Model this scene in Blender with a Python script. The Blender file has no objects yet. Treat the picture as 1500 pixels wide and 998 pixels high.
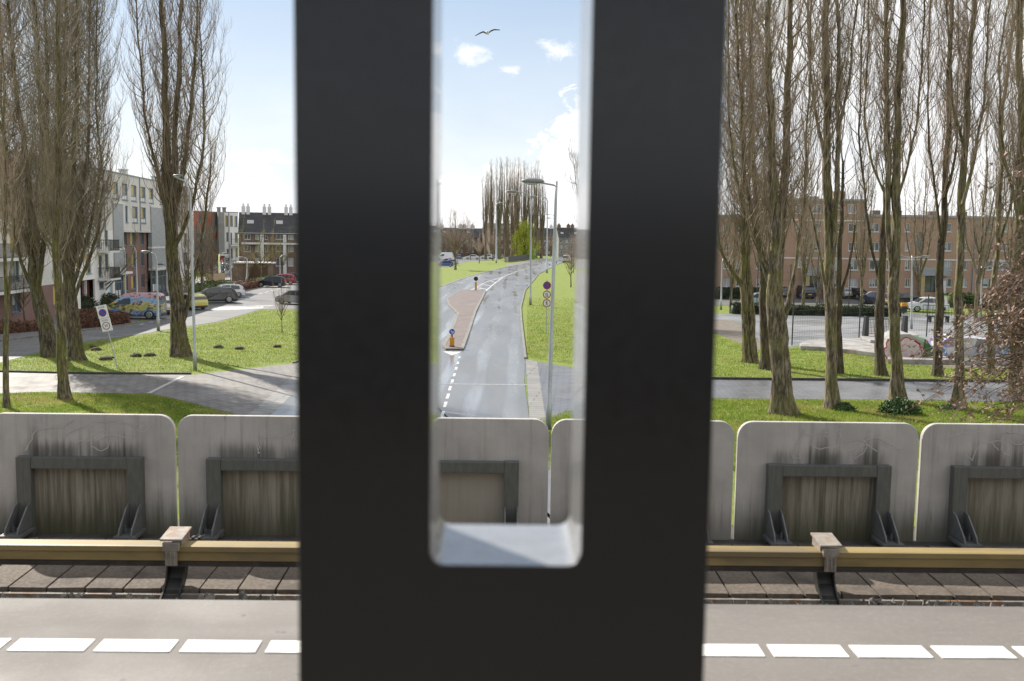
import bpy, bmesh, math, random
import numpy as np
from mathutils import Vector, Matrix
RAD = math.radians
random.seed(7)
S = bpy.context.scene
COL = S.collection
PI = math.pi
# ---------------------------------------------------------------- camera model (35 mm lens, eye 7 m above the street)
F0 = 35 / 36 * 1500
CAMZ = 7.0
_yaw, _pit, _rol = RAD(.86), RAD(5.84), RAD(.80)
FV = Vector((math.sin(_yaw) * math.cos(_pit), math.cos(_yaw) * math.cos(_pit), -math.sin(_pit)))
R0 = Vector((math.cos(_yaw), -math.sin(_yaw), 0))
U0 = R0.cross(FV)
RV = R0 * math.cos(_rol) + U0 * math.sin(_rol)
UV = U0 * math.cos(_rol) - R0 * math.sin(_rol)
CAM = Vector((0, 0, CAMZ))
def ray(px, py): return FV + RV * ((px - 750) / F0) - UV * ((py - 499) / F0)
def G(px, py, z=0.0):
    d = ray(px, py); return CAM + d * ((z - CAMZ) / d.z)
def PY(px, py, y):
    d = ray(px, py); return CAM + d * (y / d.y)
def project(p):
    q = Vector(p) - CAM; w = q.dot(FV)
    return 750 + F0 * q.dot(RV) / w, 499 - F0 * q.dot(UV) / w
def upz(px, py, base): return PY(px, py, base.y).z
cam = bpy.data.objects.new('camera', bpy.data.cameras.new('camera'))
COL.objects.link(cam)
m = Matrix.Identity(4)
for i in range(3):
    m[i][0], m[i][1], m[i][2], m[i][3] = RV[i], UV[i], -FV[i], CAM[i]
cam.matrix_world = m
cam.data.lens = 35; cam.data.sensor_width = 36; cam.data.sensor_fit = 'HORIZONTAL'
cam.data.clip_start = .05; cam.data.clip_end = 5000
cam.data.dof.use_dof = True; cam.data.dof.focus_distance = 45; cam.data.dof.aperture_fstop = 4.6
S.camera = cam
# ---------------------------------------------------------------- node helpers
def nd(nt, t, ins=None, **props):
    n = nt.nodes.new(t)
    for k, v in props.items(): setattr(n, k, v)
    for k, v in (ins or {}).items():
        s = n.inputs[k]
        if isinstance(v, bpy.types.NodeSocket): nt.links.new(v, s)
        else: s.default_value = v
    return n
def mth(nt, op, a, b=None, clamp=False):
    n = nt.nodes.new('ShaderNodeMath'); n.operation = op; n.use_clamp = clamp
    for i, v in enumerate((a, b)):
        if v is None: continue
        if isinstance(v, bpy.types.NodeSocket): nt.links.new(v, n.inputs[i])
        else: n.inputs[i].default_value = v
    return n.outputs[0]
def mix(nt, fac, a, b, bt='MIX'):
    n = nt.nodes.new('ShaderNodeMix'); n.data_type = 'RGBA'; n.blend_type = bt
    for s, v in ((n.inputs['Factor'], fac), (n.inputs['A'], a), (n.inputs['B'], b)):
        if isinstance(v, bpy.types.NodeSocket): nt.links.new(v, s)
        elif isinstance(v, (int, float)): s.default_value = v
        else: s.default_value = (*v, 1) if len(v) == 3 else v
    for o in n.outputs:
        if o.type == 'RGBA': return o
def mapr(nt, v, a, b, c=0., d=1., smooth=True):
    n = nt.nodes.new('ShaderNodeMapRange'); n.clamp = True
    if smooth: n.interpolation_type = 'SMOOTHSTEP'
    nt.links.new(v, n.inputs[0])
    for i, x in enumerate((a, b, c, d)): n.inputs[i + 1].default_value = x
    return n.outputs[0]
def noise(nt, vec, scale, detail=4, rough=.6, dist=0.):
    return nd(nt, 'ShaderNodeTexNoise', {'Vector': vec, 'Scale': scale, 'Detail': detail, 'Roughness': rough, 'Distortion': dist}).outputs['Fac']
def scaled(nt, vec, sc, loc=(0, 0, 0), rot=(0, 0, 0)):
    n = nt.nodes.new('ShaderNodeMapping'); nt.links.new(vec, n.inputs[0])
    n.inputs['Location'].default_value = loc; n.inputs['Rotation'].default_value = rot; n.inputs['Scale'].default_value = sc
    return n.outputs[0]
MATS = {}
def newmat(name):
    M = bpy.data.materials.new(name); M.use_nodes = True; nt = M.node_tree
    b = nt.nodes['Principled BSDF']; MATS[name] = M
    return M, nt, b
def coords(nt, which='Object'):
    return nd(nt, 'ShaderNodeTexCoord').outputs[which] if which != 'Position' else nd(nt, 'ShaderNodeNewGeometry').outputs['Position']
def bump(nt, b, h, strength=.3, dist=.02):
    n = nd(nt, 'ShaderNodeBump', {'Height': h, 'Strength': strength, 'Distance': dist}); nt.links.new(n.outputs[0], b.inputs['Normal'])
def pm(name, c1, c2=None, rough=.6, metal=0., scale=6., stretch=(1, 1, 1), bmp=0., bdist=.01, spec=.5, c3=None, s3=1., coat=0., space='Object', lo=.35, hi=.65, rand=0.):
    """general procedural paint/stone/cloth: two-tone noise, an optional third blotch tone, bump and roughness variation"""
    if name in MATS: return MATS[name]
    M, nt, b = newmat(name)
    c2 = c2 or tuple(x * .82 for x in c1)
    v = scaled(nt, coords(nt, space), stretch)
    n1 = noise(nt, v, scale, 6, .65)
    col = mix(nt, mapr(nt, n1, lo, hi), c1, c2)
    if c3: col = mix(nt, mapr(nt, noise(nt, v, s3, 3, .55), .52, .68), col, c3)
    if rand:
        r = nd(nt, 'ShaderNodeObjectInfo').outputs['Random']
        col = mix(nt, 1., col, nd(nt, 'ShaderNodeCombineColor', {'Red': mapr(nt, r, 0, 1, 1 - rand, 1 + rand), 'Green': mapr(nt, r, 0, 1, 1 - rand * .7, 1 + rand * .6), 'Blue': mapr(nt, r, 0, 1, 1 - rand, 1 + rand * .5)}).outputs[0], 'MULTIPLY')
    nt.links.new(col, b.inputs['Base Color'])
    nt.links.new(mapr(nt, n1, .2, .8, max(0.02, rough - .08), min(1, rough + .1), False), b.inputs['Roughness'])
    b.inputs['Metallic'].default_value = metal
    b.inputs['Specular IOR Level'].default_value = spec
    b.inputs['Coat Weight'].default_value = coat
    if bmp: bump(nt, b, n1, bmp, bdist)
    return M
# ---------------------------------------------------------------- mesh helpers
def link_mesh(name, me, mat=None, parent=None):
    o = bpy.data.objects.new(name, me)
    if mat: 
        for q in (mat if isinstance(mat, (list, tuple)) else [mat]): me.materials.append(q)
    COL.objects.link(o)
    if parent: o.parent = parent
    return o
class MB:
    def __init__(s): s.v = []; s.f = []; s.mi = []; s.cur = 0
    def add(s, vs, fs):
        k = len(s.v); s.v += [tuple(p) for p in vs]
        for f in fs: s.f.append(tuple(i + k for i in f)); s.mi.append(s.cur)
        return s
    def box(s, c, d, rz=0., M=None):
        x, y, z = d[0] / 2, d[1] / 2, d[2] / 2; ca, sa = math.cos(rz), math.sin(rz)
        vs = [(a * x, b * y, e * z) for e in (-1, 1) for b in (-1, 1) for a in (-1, 1)]
        vs = [(c[0] + p[0] * ca - p[1] * sa, c[1] + p[0] * sa + p[1] * ca, c[2] + p[2]) for p in vs]
        if M: vs = [M @ Vector(p) for p in vs]
        return s.add(vs, [(0, 2, 3, 1), (4, 5, 7, 6), (0, 1, 5, 4), (2, 6, 7, 3), (0, 4, 6, 2), (1, 3, 7, 5)])
    def bb(s, a, b): return s.box([(a[i] + b[i]) / 2 for i in range(3)], [abs(b[i] - a[i]) for i in range(3)])
    def tube(s, pts, r, n=8, cap=True):
        pts = [Vector(p) for p in pts]
        if not isinstance(r, (list, tuple)): r = [r] * len(pts)
        vs = []; u = None
        for i, p in enumerate(pts):
            t = (pts[min(i + 1, len(pts) - 1)] - pts[max(i - 1, 0)]).normalized()
            if u is None: u = t.orthogonal().normalized()
            u = (u - t * u.dot(t)).normalized(); w = t.cross(u)
            for k in range(n):
                a = 2 * PI * k / n; vs.append(p + (u * math.cos(a) + w * math.sin(a)) * r[i])
        fs = [(i * n + k, i * n + (k + 1) % n, (i + 1) * n + (k + 1) % n, (i + 1) * n + k) for i in range(len(pts) - 1) for k in range(n)]
        if cap: fs += [tuple(range(n - 1, -1, -1)), tuple(range((len(pts) - 1) * n, len(pts) * n))]
        return s.add(vs, fs)
    def prism(s, poly, a, b, plane='xy'):
        """polygon swept from a to b along the axis missing from 'plane'"""
        n = len(poly)
        def P(p, h): return (p[0], p[1], h) if plane == 'xy' else (p[0], h, p[1]) if plane == 'xz' else (h, p[0], p[1])
        vs = [P(p, a) for p in poly] + [P(p, b) for p in poly]
        return s.add(vs, [tuple(range(n - 1, -1, -1)), tuple(range(n, 2 * n))] + [(i, (i + 1) % n, n + (i + 1) % n, n + i) for i in range(n)])
    def disc(s, c, r, n=28, axis='y', ry=None):
        ry = ry or r
        pts = []
        for k in range(n):
            a = 2 * PI * k / n; p, q = r * math.cos(a), ry * math.sin(a)
            pts.append((c[0] + p, c[1], c[2] + q) if axis == 'y' else (c[0] + p, c[1] + q, c[2]))
        return s.add(pts, [tuple(range(n))])
    def ell(s, c, r, nu=10, nv=7):
        vs = [(c[0], c[1], c[2] - r[2])]
        for j in range(1, nv):
            t = PI * j / nv
            for i in range(nu):
                a = 2 * PI * i / nu
                vs.append((c[0] + r[0] * math.sin(t) * math.cos(a), c[1] + r[1] * math.sin(t) * math.sin(a), c[2] - r[2] * math.cos(t)))
        vs.append((c[0], c[1], c[2] + r[2])); L = len(vs) - 1
        fs = [(0, 1 + (i + 1) % nu, 1 + i) for i in range(nu)]
        for j in range(nv - 2):
            for i in range(nu):
                a, b = 1 + j * nu, 1 + (j + 1) * nu
                fs.append((a + i, a + (i + 1) % nu, b + (i + 1) % nu, b + i))
        a = 1 + (nv - 2) * nu
        fs += [(a + i, a + (i + 1) % nu, L) for i in range(nu)]
        return s.add(vs, fs)
    def build(s, name, mat=None, parent=None, smooth=False, bevel=0., seg=2, loc=None, clean=True):
        me = bpy.data.meshes.new(name); me.from_pydata(s.v, [], s.f)
        if any(s.mi): me.polygons.foreach_set('material_index', s.mi)
        if bevel or clean:
            bm = bmesh.new(); bm.from_mesh(me)
            if clean: bmesh.ops.recalc_face_normals(bm, faces=bm.faces)
            if bevel:
                es = [e for e in bm.edges if len(e.link_faces) == 2 and e.calc_face_angle(0) > .5]
                bmesh.ops.bevel(bm, geom=es, offset=bevel, segments=seg, affect='EDGES', profile=.6)
            bm.to_mesh(me); bm.free()
        if smooth: me.polygons.foreach_set('use_smooth', [True] * len(me.polygons))
        o = link_mesh(name, me, mat, parent)
        if loc is not None: o.location = loc
        return o
def tag(o, label=None, cat=None, group=None, kind=None):
    if label: o['label'] = label
    if cat: o['category'] = cat
    if group: o['group'] = group
    if kind: o['kind'] = kind
    return o
def thing(name, label, cat, loc=(0, 0, 0), rz=0., group=None):
    o = bpy.data.objects.new(name, None); COL.objects.link(o); o.empty_display_size = .2
    o.location = loc; o.rotation_euler = (0, 0, rz)
    return tag(o, label, cat, group)
def dup(root, loc, rz=None, label=None, scale=None):
    r = root.copy(); COL.objects.link(r); r.location = loc
    if rz is not None: r.rotation_euler = (0, 0, rz)
    if scale is not None: r.scale = (scale,) * 3 if isinstance(scale, (int, float)) else scale
    if label: r['label'] = label
    for ch in list(root.children):
        c = ch.copy(); COL.objects.link(c); c.parent = r
        for g in list(ch.children):
            d = g.copy(); COL.objects.link(d); d.parent = c
    return r
def struct(name, mb, mat, **k): return tag(mb.build(name, mat, **k), kind='structure')
def sheet(name, px, z, mat, extra=()):
    """a ground sheet; its outline is a list of street-plane points"""
    pts = [tuple(G(*p))[:2] if len(p) == 2 else p[:2] for p in px]
    mb = MB(); mb.add([(p[0], p[1], z) for p in pts], [tuple(range(len(pts)))])
    o = struct(name, mb, mat, clean=False)
    if o.data.polygons[0].normal.z < 0: o.data.flip_normals()
    return o
def ribbon(mb, pts, w, z0, z1, closed=False):
    """a kerb-like bar following points on the ground"""
    pts = [Vector((p[0], p[1], 0)) for p in pts]; n = len(pts); L, Rr = [], []
    for i in range(n):
        a = pts[(i - 1) % n] if closed else pts[max(i - 1, 0)]; b = pts[(i + 1) % n] if closed else pts[min(i + 1, n - 1)]
        t = (b - a).normalized(); q = Vector((-t.y, t.x, 0)) * w / 2
        L.append(pts[i] + q); Rr.append(pts[i] - q)
    for i in range(n if closed else n - 1):
        j = (i + 1) % n
        vs = [(*L[i][:2], z0), (*Rr[i][:2], z0), (*Rr[j][:2], z0), (*L[j][:2], z0), (*L[i][:2], z1), (*Rr[i][:2], z1), (*Rr[j][:2], z1), (*L[j][:2], z1)]
        mb.add(vs, [(0, 3, 2, 1), (4, 5, 6, 7), (0, 1, 5, 4), (2, 3, 7, 6), (0, 4, 7, 3), (1, 2, 6, 5)])
    return mb
def fast_mesh(name, V, Q, mat=None, parent=None, smooth=False):
    """quads or triangles from numpy arrays"""
    me = bpy.data.meshes.new(name); nv, (nf, k) = len(V), Q.shape
    me.vertices.add(nv); me.vertices.foreach_set('co', np.ascontiguousarray(V, dtype=np.float32).ravel())
    me.loops.add(nf * k); me.loops.foreach_set('vertex_index', np.ascontiguousarray(Q, dtype=np.int32).ravel())
    me.polygons.add(nf); me.polygons.foreach_set('loop_start', np.arange(0, nf * k, k, dtype=np.int32))
    if smooth: me.polygons.foreach_set('use_smooth', np.ones(nf, dtype=bool))
    me.update(calc_edges=True); me.validate()
    return link_mesh(name, me, mat, parent)
# ---------------------------------------------------------------- materials
def grass_mat(name, a, b_, c, d):
    M, nt, b = newmat(name); v = coords(nt, 'Position')
    n1, n2, n3 = noise(nt, v, .12, 3), noise(nt, v, 1.1, 5, .7), noise(nt, v, 9., 5, .75)
    col = mix(nt, mapr(nt, n2, .35, .65), a, b_)
    col = mix(nt, mapr(nt, n3, .5, .72), col, c)
    col = mix(nt, mapr(nt, n1, .56, .68, 0, .55), col, d)
    col = mix(nt, mapr(nt, noise(nt, v, .55, 6, .75), .60, .72, 0, .75), col, (.115, .09, .05))
    col = mix(nt, mapr(nt, noise(nt, v, 2.6, 6, .8), .5, .68, 0, .6), col, (.08, .115, .018))
    nt.links.new(col, b.inputs['Base Color']); b.inputs['Roughness'].default_value = .85; b.inputs['Specular IOR Level'].default_value = .2
    bump(nt, b, n3, .9, .06); return M
M_GRASS = grass_mat('lawn_grass', (.135, .185, .028), (.20, .235, .045), (.085, .13, .02), (.18, .17, .06))
M_BLADE = pm('grass_blades', (.16, .235, .034), (.255, .29, .06), .7, scale=.55, c3=(.30, .28, .09), s3=.35, space='Position', spec=.2)
_nt = M_BLADE.node_tree; _b = _nt.nodes['Principled BSDF']; _t = _nt.nodes.new('ShaderNodeBsdfTranslucent'); _m = _nt.nodes.new('ShaderNodeMixShader'); _m.inputs[0].default_value = .5
_nt.links.new(_b.inputs['Base Color'].links[0].from_socket, _t.inputs[0]); _nt.links.new(_b.outputs[0], _m.inputs[1]); _nt.links.new(_t.outputs[0], _m.inputs[2]); _nt.links.new(_m.outputs[0], _nt.nodes['Material Output'].inputs[0])
def asphalt(name, c1, c2, r0, r1, wet=None, sc=1.):
    M, nt, b = newmat(name); v = coords(nt, 'Position')
    vs_ = scaled(nt, v, (1, .16, 1)) if wet else v
    n1, n2 = noise(nt, vs_, .35 * sc, 3 if wet else 5, .6), noise(nt, v, 14 * sc, 5, .75)
    col = mix(nt, mapr(nt, n1, .35, .65), c1, c2)
    col = mix(nt, mapr(nt, n2, .45, .75, 0, .5), col, tuple(x * 1.35 for x in c2))
    rough = mapr(nt, noise(nt, vs_, .45 * sc, 3, .55), .35, .68, r0, r1)
    if wet:      # polished wheel tracks along the lane, their wet sheen also lightened into the colour: bands across x following the lane's lean
        u = nd(nt, 'ShaderNodeVectorMath', {0: v, 1: (wet[0], wet[1], 0)}, operation='DOT_PRODUCT').outputs['Value']
        u = mth(nt, 'ADD', u, mth(nt, 'MULTIPLY', noise(nt, scaled(nt, v, (1, .3, 1)), .2, 2), 1.2))
        tr = mapr(nt, mth(nt, 'SINE', mth(nt, 'MULTIPLY', u, wet[2])), .1, .9)
        tr = mth(nt, 'MULTIPLY', tr, mapr(nt, noise(nt, scaled(nt, v, (1, .1, 1)), .45, 4, .6), .25, .7))
        rough = mth(nt, 'SUBTRACT', rough, mth(nt, 'MULTIPLY', tr, .24))
        col = mix(nt, mth(nt, 'MULTIPLY', tr, .55), col, (.29, .295, .3))
    if name.startswith('platform'):
        sp = noise(nt, v, 7., 3, .5); col = mix(nt, mapr(nt, sp, .70, .74, 0, .55), col, (.05, .046, .042)); gr = noise(nt, v, 130, 2, .6); col = mix(nt, mapr(nt, gr, .6, .75, 0, .4), col, (.3, .28, .26)); col = mix(nt, mapr(nt, noise(nt, scaled(nt, v, (.5, 2.2, 1)), 1.1, 5, .65), .45, .7, 0, .35), col, (.09, .08, .07))
    nt.links.new(col, b.inputs['Base Color']); nt.links.new(rough, b.inputs['Roughness'])
    bump(nt, b, n2, .25, .008); return M
M_ROAD = asphalt('road_asphalt', (.125, .125, .123), (.165, .164, .161), .27, .46, wet=(1., -.02, 3.6))
M_ROAD2 = asphalt('service_road', (.09, .087, .083), (.12, .116, .11), .55, .75)
M_COURT = asphalt('court_surface', (.165, .172, .176), (.215, .22, .22), .3, .62, sc=.5)
M_PLAT = asphalt('platform_asphalt', (.146, .131, .115), (.172, .155, .137), .65, .85, sc=2.5)
def paving(name, c1, c2, mortar, rot, bw, bh, r0=.5, r1=.75):
    M, nt, b = newmat(name); v = coords(nt, 'Position')
    w = scaled(nt, v, (1, 1, 1), rot=(0, 0, rot))
    br = nd(nt, 'ShaderNodeTexBrick', {'Vector': w, 'Color1': (*c1, 1), 'Color2': (*c2, 1), 'Mortar': (*mortar, 1), 'Scale': 1., 'Mortar Size': .034, 'Brick Width': bw, 'Row Height': bh, 'Bias': 0.})
    col = mix(nt, mapr(nt, noise(nt, v, .6, 5, .65), .35, .7, 0, .45), br.outputs['Color'], tuple(x * 1.3 for x in c1))
    col = mix(nt, mapr(nt, noise(nt, v, 5, 5, .7), .5, .8, 0, .5), col, tuple(x * .6 for x in c2))
    nt.links.new(col, b.inputs['Base Color'])
    nt.links.new(mapr(nt, noise(nt, v, .5, 4), .35, .65, r0, r1), b.inputs['Roughness'])
    bump(nt, b, br.outputs['Fac'], -.3, .01); return M
M_PAVE = paving('brick_paving', (.175, .157, .137), (.125, .111, .096), (.04, .035, .03), .5, .62, .3)
M_PAVEW = paving('wet_brick_paving', (.13, .13, .135), (.1, .1, .105), (.05, .05, .05), .08, .62, .3, .3, .5)
M_PAVE2 = paving('street_brick', (.15, .14, .128), (.118, .11, .102), (.055, .07, .065), -.35, .8, .4)
M_SLABS = paving('kerb_slabs', (.2, .192, .178), (.17, .163, .15), (.06, .055, .05), .15, 2.4, .5)
M_SLABL = pm('pale_strip', (.42, .405, .38), (.33, .315, .295), .7, scale=3, space='Position')
M_ISLAND = paving('island_brick', (.165, .122, .105), (.135, .1, .086), (.08, .06, .05), .3, .4, .2)
M_PAVEMENT = paving('pavement_tiles', (.16, .15, .14), (.135, .127, .12), (.09, .085, .08), .06, .6, .6)
M_KERB = pm('kerb_concrete', (.21, .2, .18), (.12, .11, .1), .8, scale=3, bmp=.3, space='Position')
M_KERBD = pm('kerb_dark', (.07, .065, .058), (.045, .04, .035), .85, scale=4, bmp=.3, space='Position')
M_LINE = pm('road_marking', (.62, .62, .6), (.42, .42, .41), .6, scale=5, space='Position', c3=(.24, .24, .24), s3=2.5)
M_TILE = pm('white_tile', (.8, .78, .74), (.72, .7, .66), .5, scale=14, space='Position', c3=(.52, .5, .46), s3=5)
M_SOIL = pm('dark_soil', (.03, .023, .017), (.05, .038, .027), .95, scale=9, bmp=.8, bdist=.05)
M_DIRT = pm('dirt_path', (.16, .135, .105), (.11, .09, .07), .9, scale=2, bmp=.4, space='Position')
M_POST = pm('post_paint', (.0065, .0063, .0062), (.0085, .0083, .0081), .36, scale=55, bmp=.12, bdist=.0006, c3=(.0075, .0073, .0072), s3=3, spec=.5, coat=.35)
M_SLOT = pm('slot_sheen_grey', (.27, .272, .28), (.22, .222, .23), .28, scale=30, coat=.6)  # lighter grey paints in the sky glare on the slot's inner faces
M_POST.node_tree.nodes['Principled BSDF'].inputs['Coat Roughness'].default_value = .16
def concrete_panel():
    M, nt, b = newmat('panel_concrete'); o = coords(nt, 'Object')
    r = nd(nt, 'ShaderNodeObjectInfo').outputs['Random']
    off = nd(nt, 'ShaderNodeCombineXYZ', {'X': mth(nt, 'MULTIPLY', r, 37.), 'Y': 0., 'Z': mth(nt, 'MULTIPLY', r, 91.)}).outputs[0]
    v = nd(nt, 'ShaderNodeVectorMath', {0: o, 1: off}, operation='ADD').outputs[0]
    s = nd(nt, 'ShaderNodeSeparateXYZ', {0: o}).outputs; x, z = s['X'], s['Z']
    blot = noise(nt, v, 2.2, 6, .65); fine = noise(nt, v, 60, 4, .7)
    st = noise(nt, scaled(nt, v, (11, 4, .55)), 1., 6, .7); st2 = noise(nt, scaled(nt, v, (30, 8, 1.1)), 1., 4, .7)
    col = mix(nt, mapr(nt, blot, .3, .7), (.375, .35, .322), (.475, .443, .408))
    col = mix(nt, mapr(nt, st, .5, .72, 0, .5), col, (.2, .18, .16))
    col = mix(nt, mapr(nt, fine, .62, .78, 0, .35), col, (.15, .145, .13))
    # grime line that sits on the steel beam and runs up from it
    inx = mth(nt, 'MULTIPLY', mapr(nt, x, -.62, -.42), mapr(nt, x, .62, .42))
    band = mth(nt, 'MULTIPLY', mapr(nt, z, 1.06, .78), mapr(nt, z, .70, .77))
    g1 = mth(nt, 'MULTIPLY', mth(nt, 'MULTIPLY', band, inx), mapr(nt, mth(nt, 'ADD', mth(nt, 'ADD', mth(nt, 'MULTIPLY', st2, .55), mth(nt, 'MULTIPLY', blot, .5)), mapr(nt, z, 1.04, .78, -.28, .15)), .42, .68))
    amt = nd(nt, 'ShaderNodeSeparateColor', {0: nd(nt, 'ShaderNodeObjectInfo').outputs['Color']}).outputs[0]
    g1 = mth(nt, 'MULTIPLY', mth(nt, 'MULTIPLY', g1, .75), mapr(nt, noise(nt, scaled(nt, v, (3.2, 2, .2)), 1., 3, .6), .34, .58, .15, 1.))
    col = mix(nt, mth(nt, 'MULTIPLY', g1, amt), col, (.03, .03, .024))
    # runs inside the frame and algae at the foot
    ins = mth(nt, 'MULTIPLY', mapr(nt, x, -.47, -.43), mapr(nt, x, .47, .43))
    ins = mth(nt, 'MULTIPLY', ins, mapr(nt, z, .70, .66))
    col = mix(nt, mth(nt, 'MULTIPLY', ins, .7), col, (.29, .25, .18))
    g2 = mth(nt, 'MULTIPLY', ins, mapr(nt, mth(nt, 'ADD', mth(nt, 'MULTIPLY', st2, .5), mth(nt, 'MULTIPLY', st, .5)), .38, .62, 0.12, .85))
    col = mix(nt, mth(nt, 'MULTIPLY', g2, amt), col, (.075, .066, .036))
    g3 = mth(nt, 'MULTIPLY', mapr(nt, mth(nt, 'ADD', z, mth(nt, 'MULTIPLY', mth(nt, 'SUBTRACT', st, .5), -.55)), .5, .06), amt)
    col = mix(nt, mth(nt, 'MULTIPLY', g3, .8), col, (.052, .055, .022))
    g5 = mth(nt, 'MULTIPLY', mapr(nt, noise(nt, scaled(nt, v, (8, 3, .12)), 1., 3, .6), .49, .6), mth(nt, 'MULTIPLY', mapr(nt, mth(nt, 'ADD', z, mth(nt, 'MULTIPLY', blot, .3)), 1.27, .95), mth(nt, 'MULTIPLY', inx, mapr(nt, z, .7, .77))))
    col = mix(nt, mth(nt, 'MULTIPLY', g5, mth(nt, 'MULTIPLY', amt, .8)), col, (.05, .047, .036))
    g4 = mapr(nt, noise(nt, scaled(nt, v, (6, 3, .8)), 1., 5, .75), .63, .72)
    col = mix(nt, mth(nt, 'MULTIPLY', g4, mth(nt, 'MULTIPLY', amt, .6)), col, (.07, .066, .055))
    nt.links.new(col, b.inputs['Base Color']); b.inputs['Roughness'].default_value = .82
    bump(nt, b, fine, .25, .004); return M
M_PANEL = concrete_panel()
M_SCRAWL = pm('pale_scrawl', (.47, .455, .44), (.40, .385, .37), .8, scale=5)
M_STEELG = pm('grey_green_steel', (.115, .118, .105), (.088, .09, .08), .5, scale=9, stretch=(4, 4, .7), bmp=.1, c3=(.10, .10, .088), s3=3)
M_STEELP = pm('gusset_steel', (.13, .134, .13), (.10, .103, .1), .45, scale=12, bmp=.1)
M_RAILC = pm('rail_cover_yellow', (.29, .215, .09), (.235, .17, .07), .5, scale=2, stretch=(.5, 2, 2), c3=(.18, .135, .07), s3=2, bmp=.1, spec=.4)
M_RAILD = pm('rail_steel_dark', (.06, .048, .038), (.035, .028, .023), .6, scale=8)
M_CAP = pm('bracket_cap', (.29, .255, .215), (.21, .18, .148), .7, scale=14, c3=(.24, .14, .08), s3=9)
M_BRK = pm('bracket_iron', (.03, .028, .025), (.02, .019, .017), .45, scale=10)
M_TSLAB = pm('trackside_slab', (.15, .12, .093), (.095, .077, .062), .9, scale=30, c3=(.08, .064, .05), s3=3, bmp=.4, bdist=.006, space='Position')
M_STONE = pm('ballast_stone', (.3, .27, .235), (.1, .088, .075), .9, scale=7, space='Position', bmp=.3)
def bark(name, c1, c2, moss, mfac):
    M, nt, b = newmat(name); v = coords(nt, 'Position')
    w = scaled(nt, v, (1, 1, .16)); n1 = noise(nt, w, 11, 6, .75); n2 = noise(nt, v, 1.1, 4, .6); n3 = noise(nt, v, 25, 4, .7)
    col = mix(nt, mapr(nt, n1, .42, .62), c2, c1)
    mo = mth(nt, 'MULTIPLY', mapr(nt, n2, .42, .62), mapr(nt, n3, .35, .6, .3, 1.))
    col = mix(nt, mth(nt, 'MULTIPLY', mo, mfac), col, moss)
    nt.links.new(col, b.inputs['Base Color']); b.inputs['Roughness'].default_value = .9; b.inputs['Specular IOR Level'].default_value = .2
    bump(nt, b, n1, 1., .1); return M
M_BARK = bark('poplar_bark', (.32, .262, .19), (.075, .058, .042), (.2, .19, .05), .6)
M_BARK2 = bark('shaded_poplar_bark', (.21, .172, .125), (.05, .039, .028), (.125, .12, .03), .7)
M_BARKM = bark('mossy_bark', (.3, .25, .16), (.075, .06, .038), (.17, .165, .035), .7)
M_BARKD = bark('dark_bark', (.16, .125, .09), (.05, .038, .028), (.11, .11, .025), .6)
M_TWIG = pm('poplar_twigs', (.34, .27, .2), (.2, .157, .117), .8, scale=1.1, space='Position', c3=(.27, .215, .155), s3=.4, spec=.25, rand=.12)
M_TWIGB = pm('beech_twigs', (.16, .115, .09), (.1, .07, .055), .8, scale=2, space='Position', spec=.25)
M_TWIGF = pm('far_twigs', (.36, .295, .245), (.25, .2, .165), .85, scale=.4, space='Position', spec=.2, rand=.15)
M_BUD = pm('budding_twigs', (.34, .32, .12), (.22, .19, .09), .8, scale=.8, space='Position', spec=.2)
M_WILLOW = pm('willow_leaves', (.4, .43, .04), (.27, .32, .03), .7, scale=.5, space='Position', c3=(.46, .46, .06), s3=.25, spec=.2)
M_DEADLEAF = pm('dry_leaves', (.34, .22, .165), (.2, .12, .085), .7, scale=2.2, space='Position', c3=(.42, .3, .24), s3=4, spec=.3)
M_HEDGEB = pm('beech_hedge', (.17, .085, .05), (.1, .05, .032), .85, scale=5, space='Position', c3=(.21, .12, .075), s3=2)
M_HEDGEG = pm('green_hedge', (.035, .05, .018), (.02, .03, .012), .75, scale=4, space='Position', c3=(.06, .08, .025), s3=2)
M_HEDGEL = pm('light_shrub', (.09, .13, .03), (.055, .085, .02), .75, scale=4, space='Position', c3=(.13, .17, .04), s3=2)
M_LITTER = pm('leaf_litter', (.2, .14, .075), (.13, .09, .05), .85, scale=4, space='Position', c3=(.3, .22, .13), s3=2)
M_WEED = pm('weed_leaves', (.05, .10, .02), (.03, .065, .014), .65, scale=3, space='Position', c3=(.085, .15, .03), s3=6)
M_LAMP = pm('galvanised_pole', (.42, .44, .44), (.33, .345, .345), .42, metal=.5, scale=4, stretch=(1, 1, .3), c3=(.3, .31, .29), s3=1.5)
M_LAMPH = pm('lamp_head_grey', (.22, .23, .23), (.16, .165, .165), .4, scale=8)
M_GLASSL = pm('lamp_lens', (.5, .5, .48), (.4, .4, .38), .2, scale=8)
M_RED = pm('sign_red', (.36, .03, .035), (.3, .025, .03), .45, scale=20)
M_BLUE = pm('sign_blue', (.015, .07, .42), (.012, .055, .34), .4, scale=20)
M_WHITE = pm('sign_white', (.78, .78, .76), (.68, .68, .66), .45, scale=12)
M_BLACK = pm('sign_black', (.012, .012, .013), (.02, .02, .02), .5, scale=12)
M_YELLOW = pm('bollard_yellow', (.62, .3, .015), (.5, .23, .012), .45, scale=8)
M_TYRE = pm('tyre_rubber', (.018, .018, .018), (.028, .027, .026), .8, scale=20)
M_RIM = pm('rim_alloy', (.5, .5, .51), (.4, .4, .41), .3, metal=.7, scale=10)
M_CGLASS = pm('car_glass', (.02, .024, .027), (.03, .036, .04), .08, scale=3, spec=.8)
M_HEADL = pm('headlight', (.6, .62, .62), (.5, .52, .52), .1, scale=10)
M_TAIL = pm('tail_light', (.45, .015, .012), (.35, .01, .01), .2, scale=10)
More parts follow.
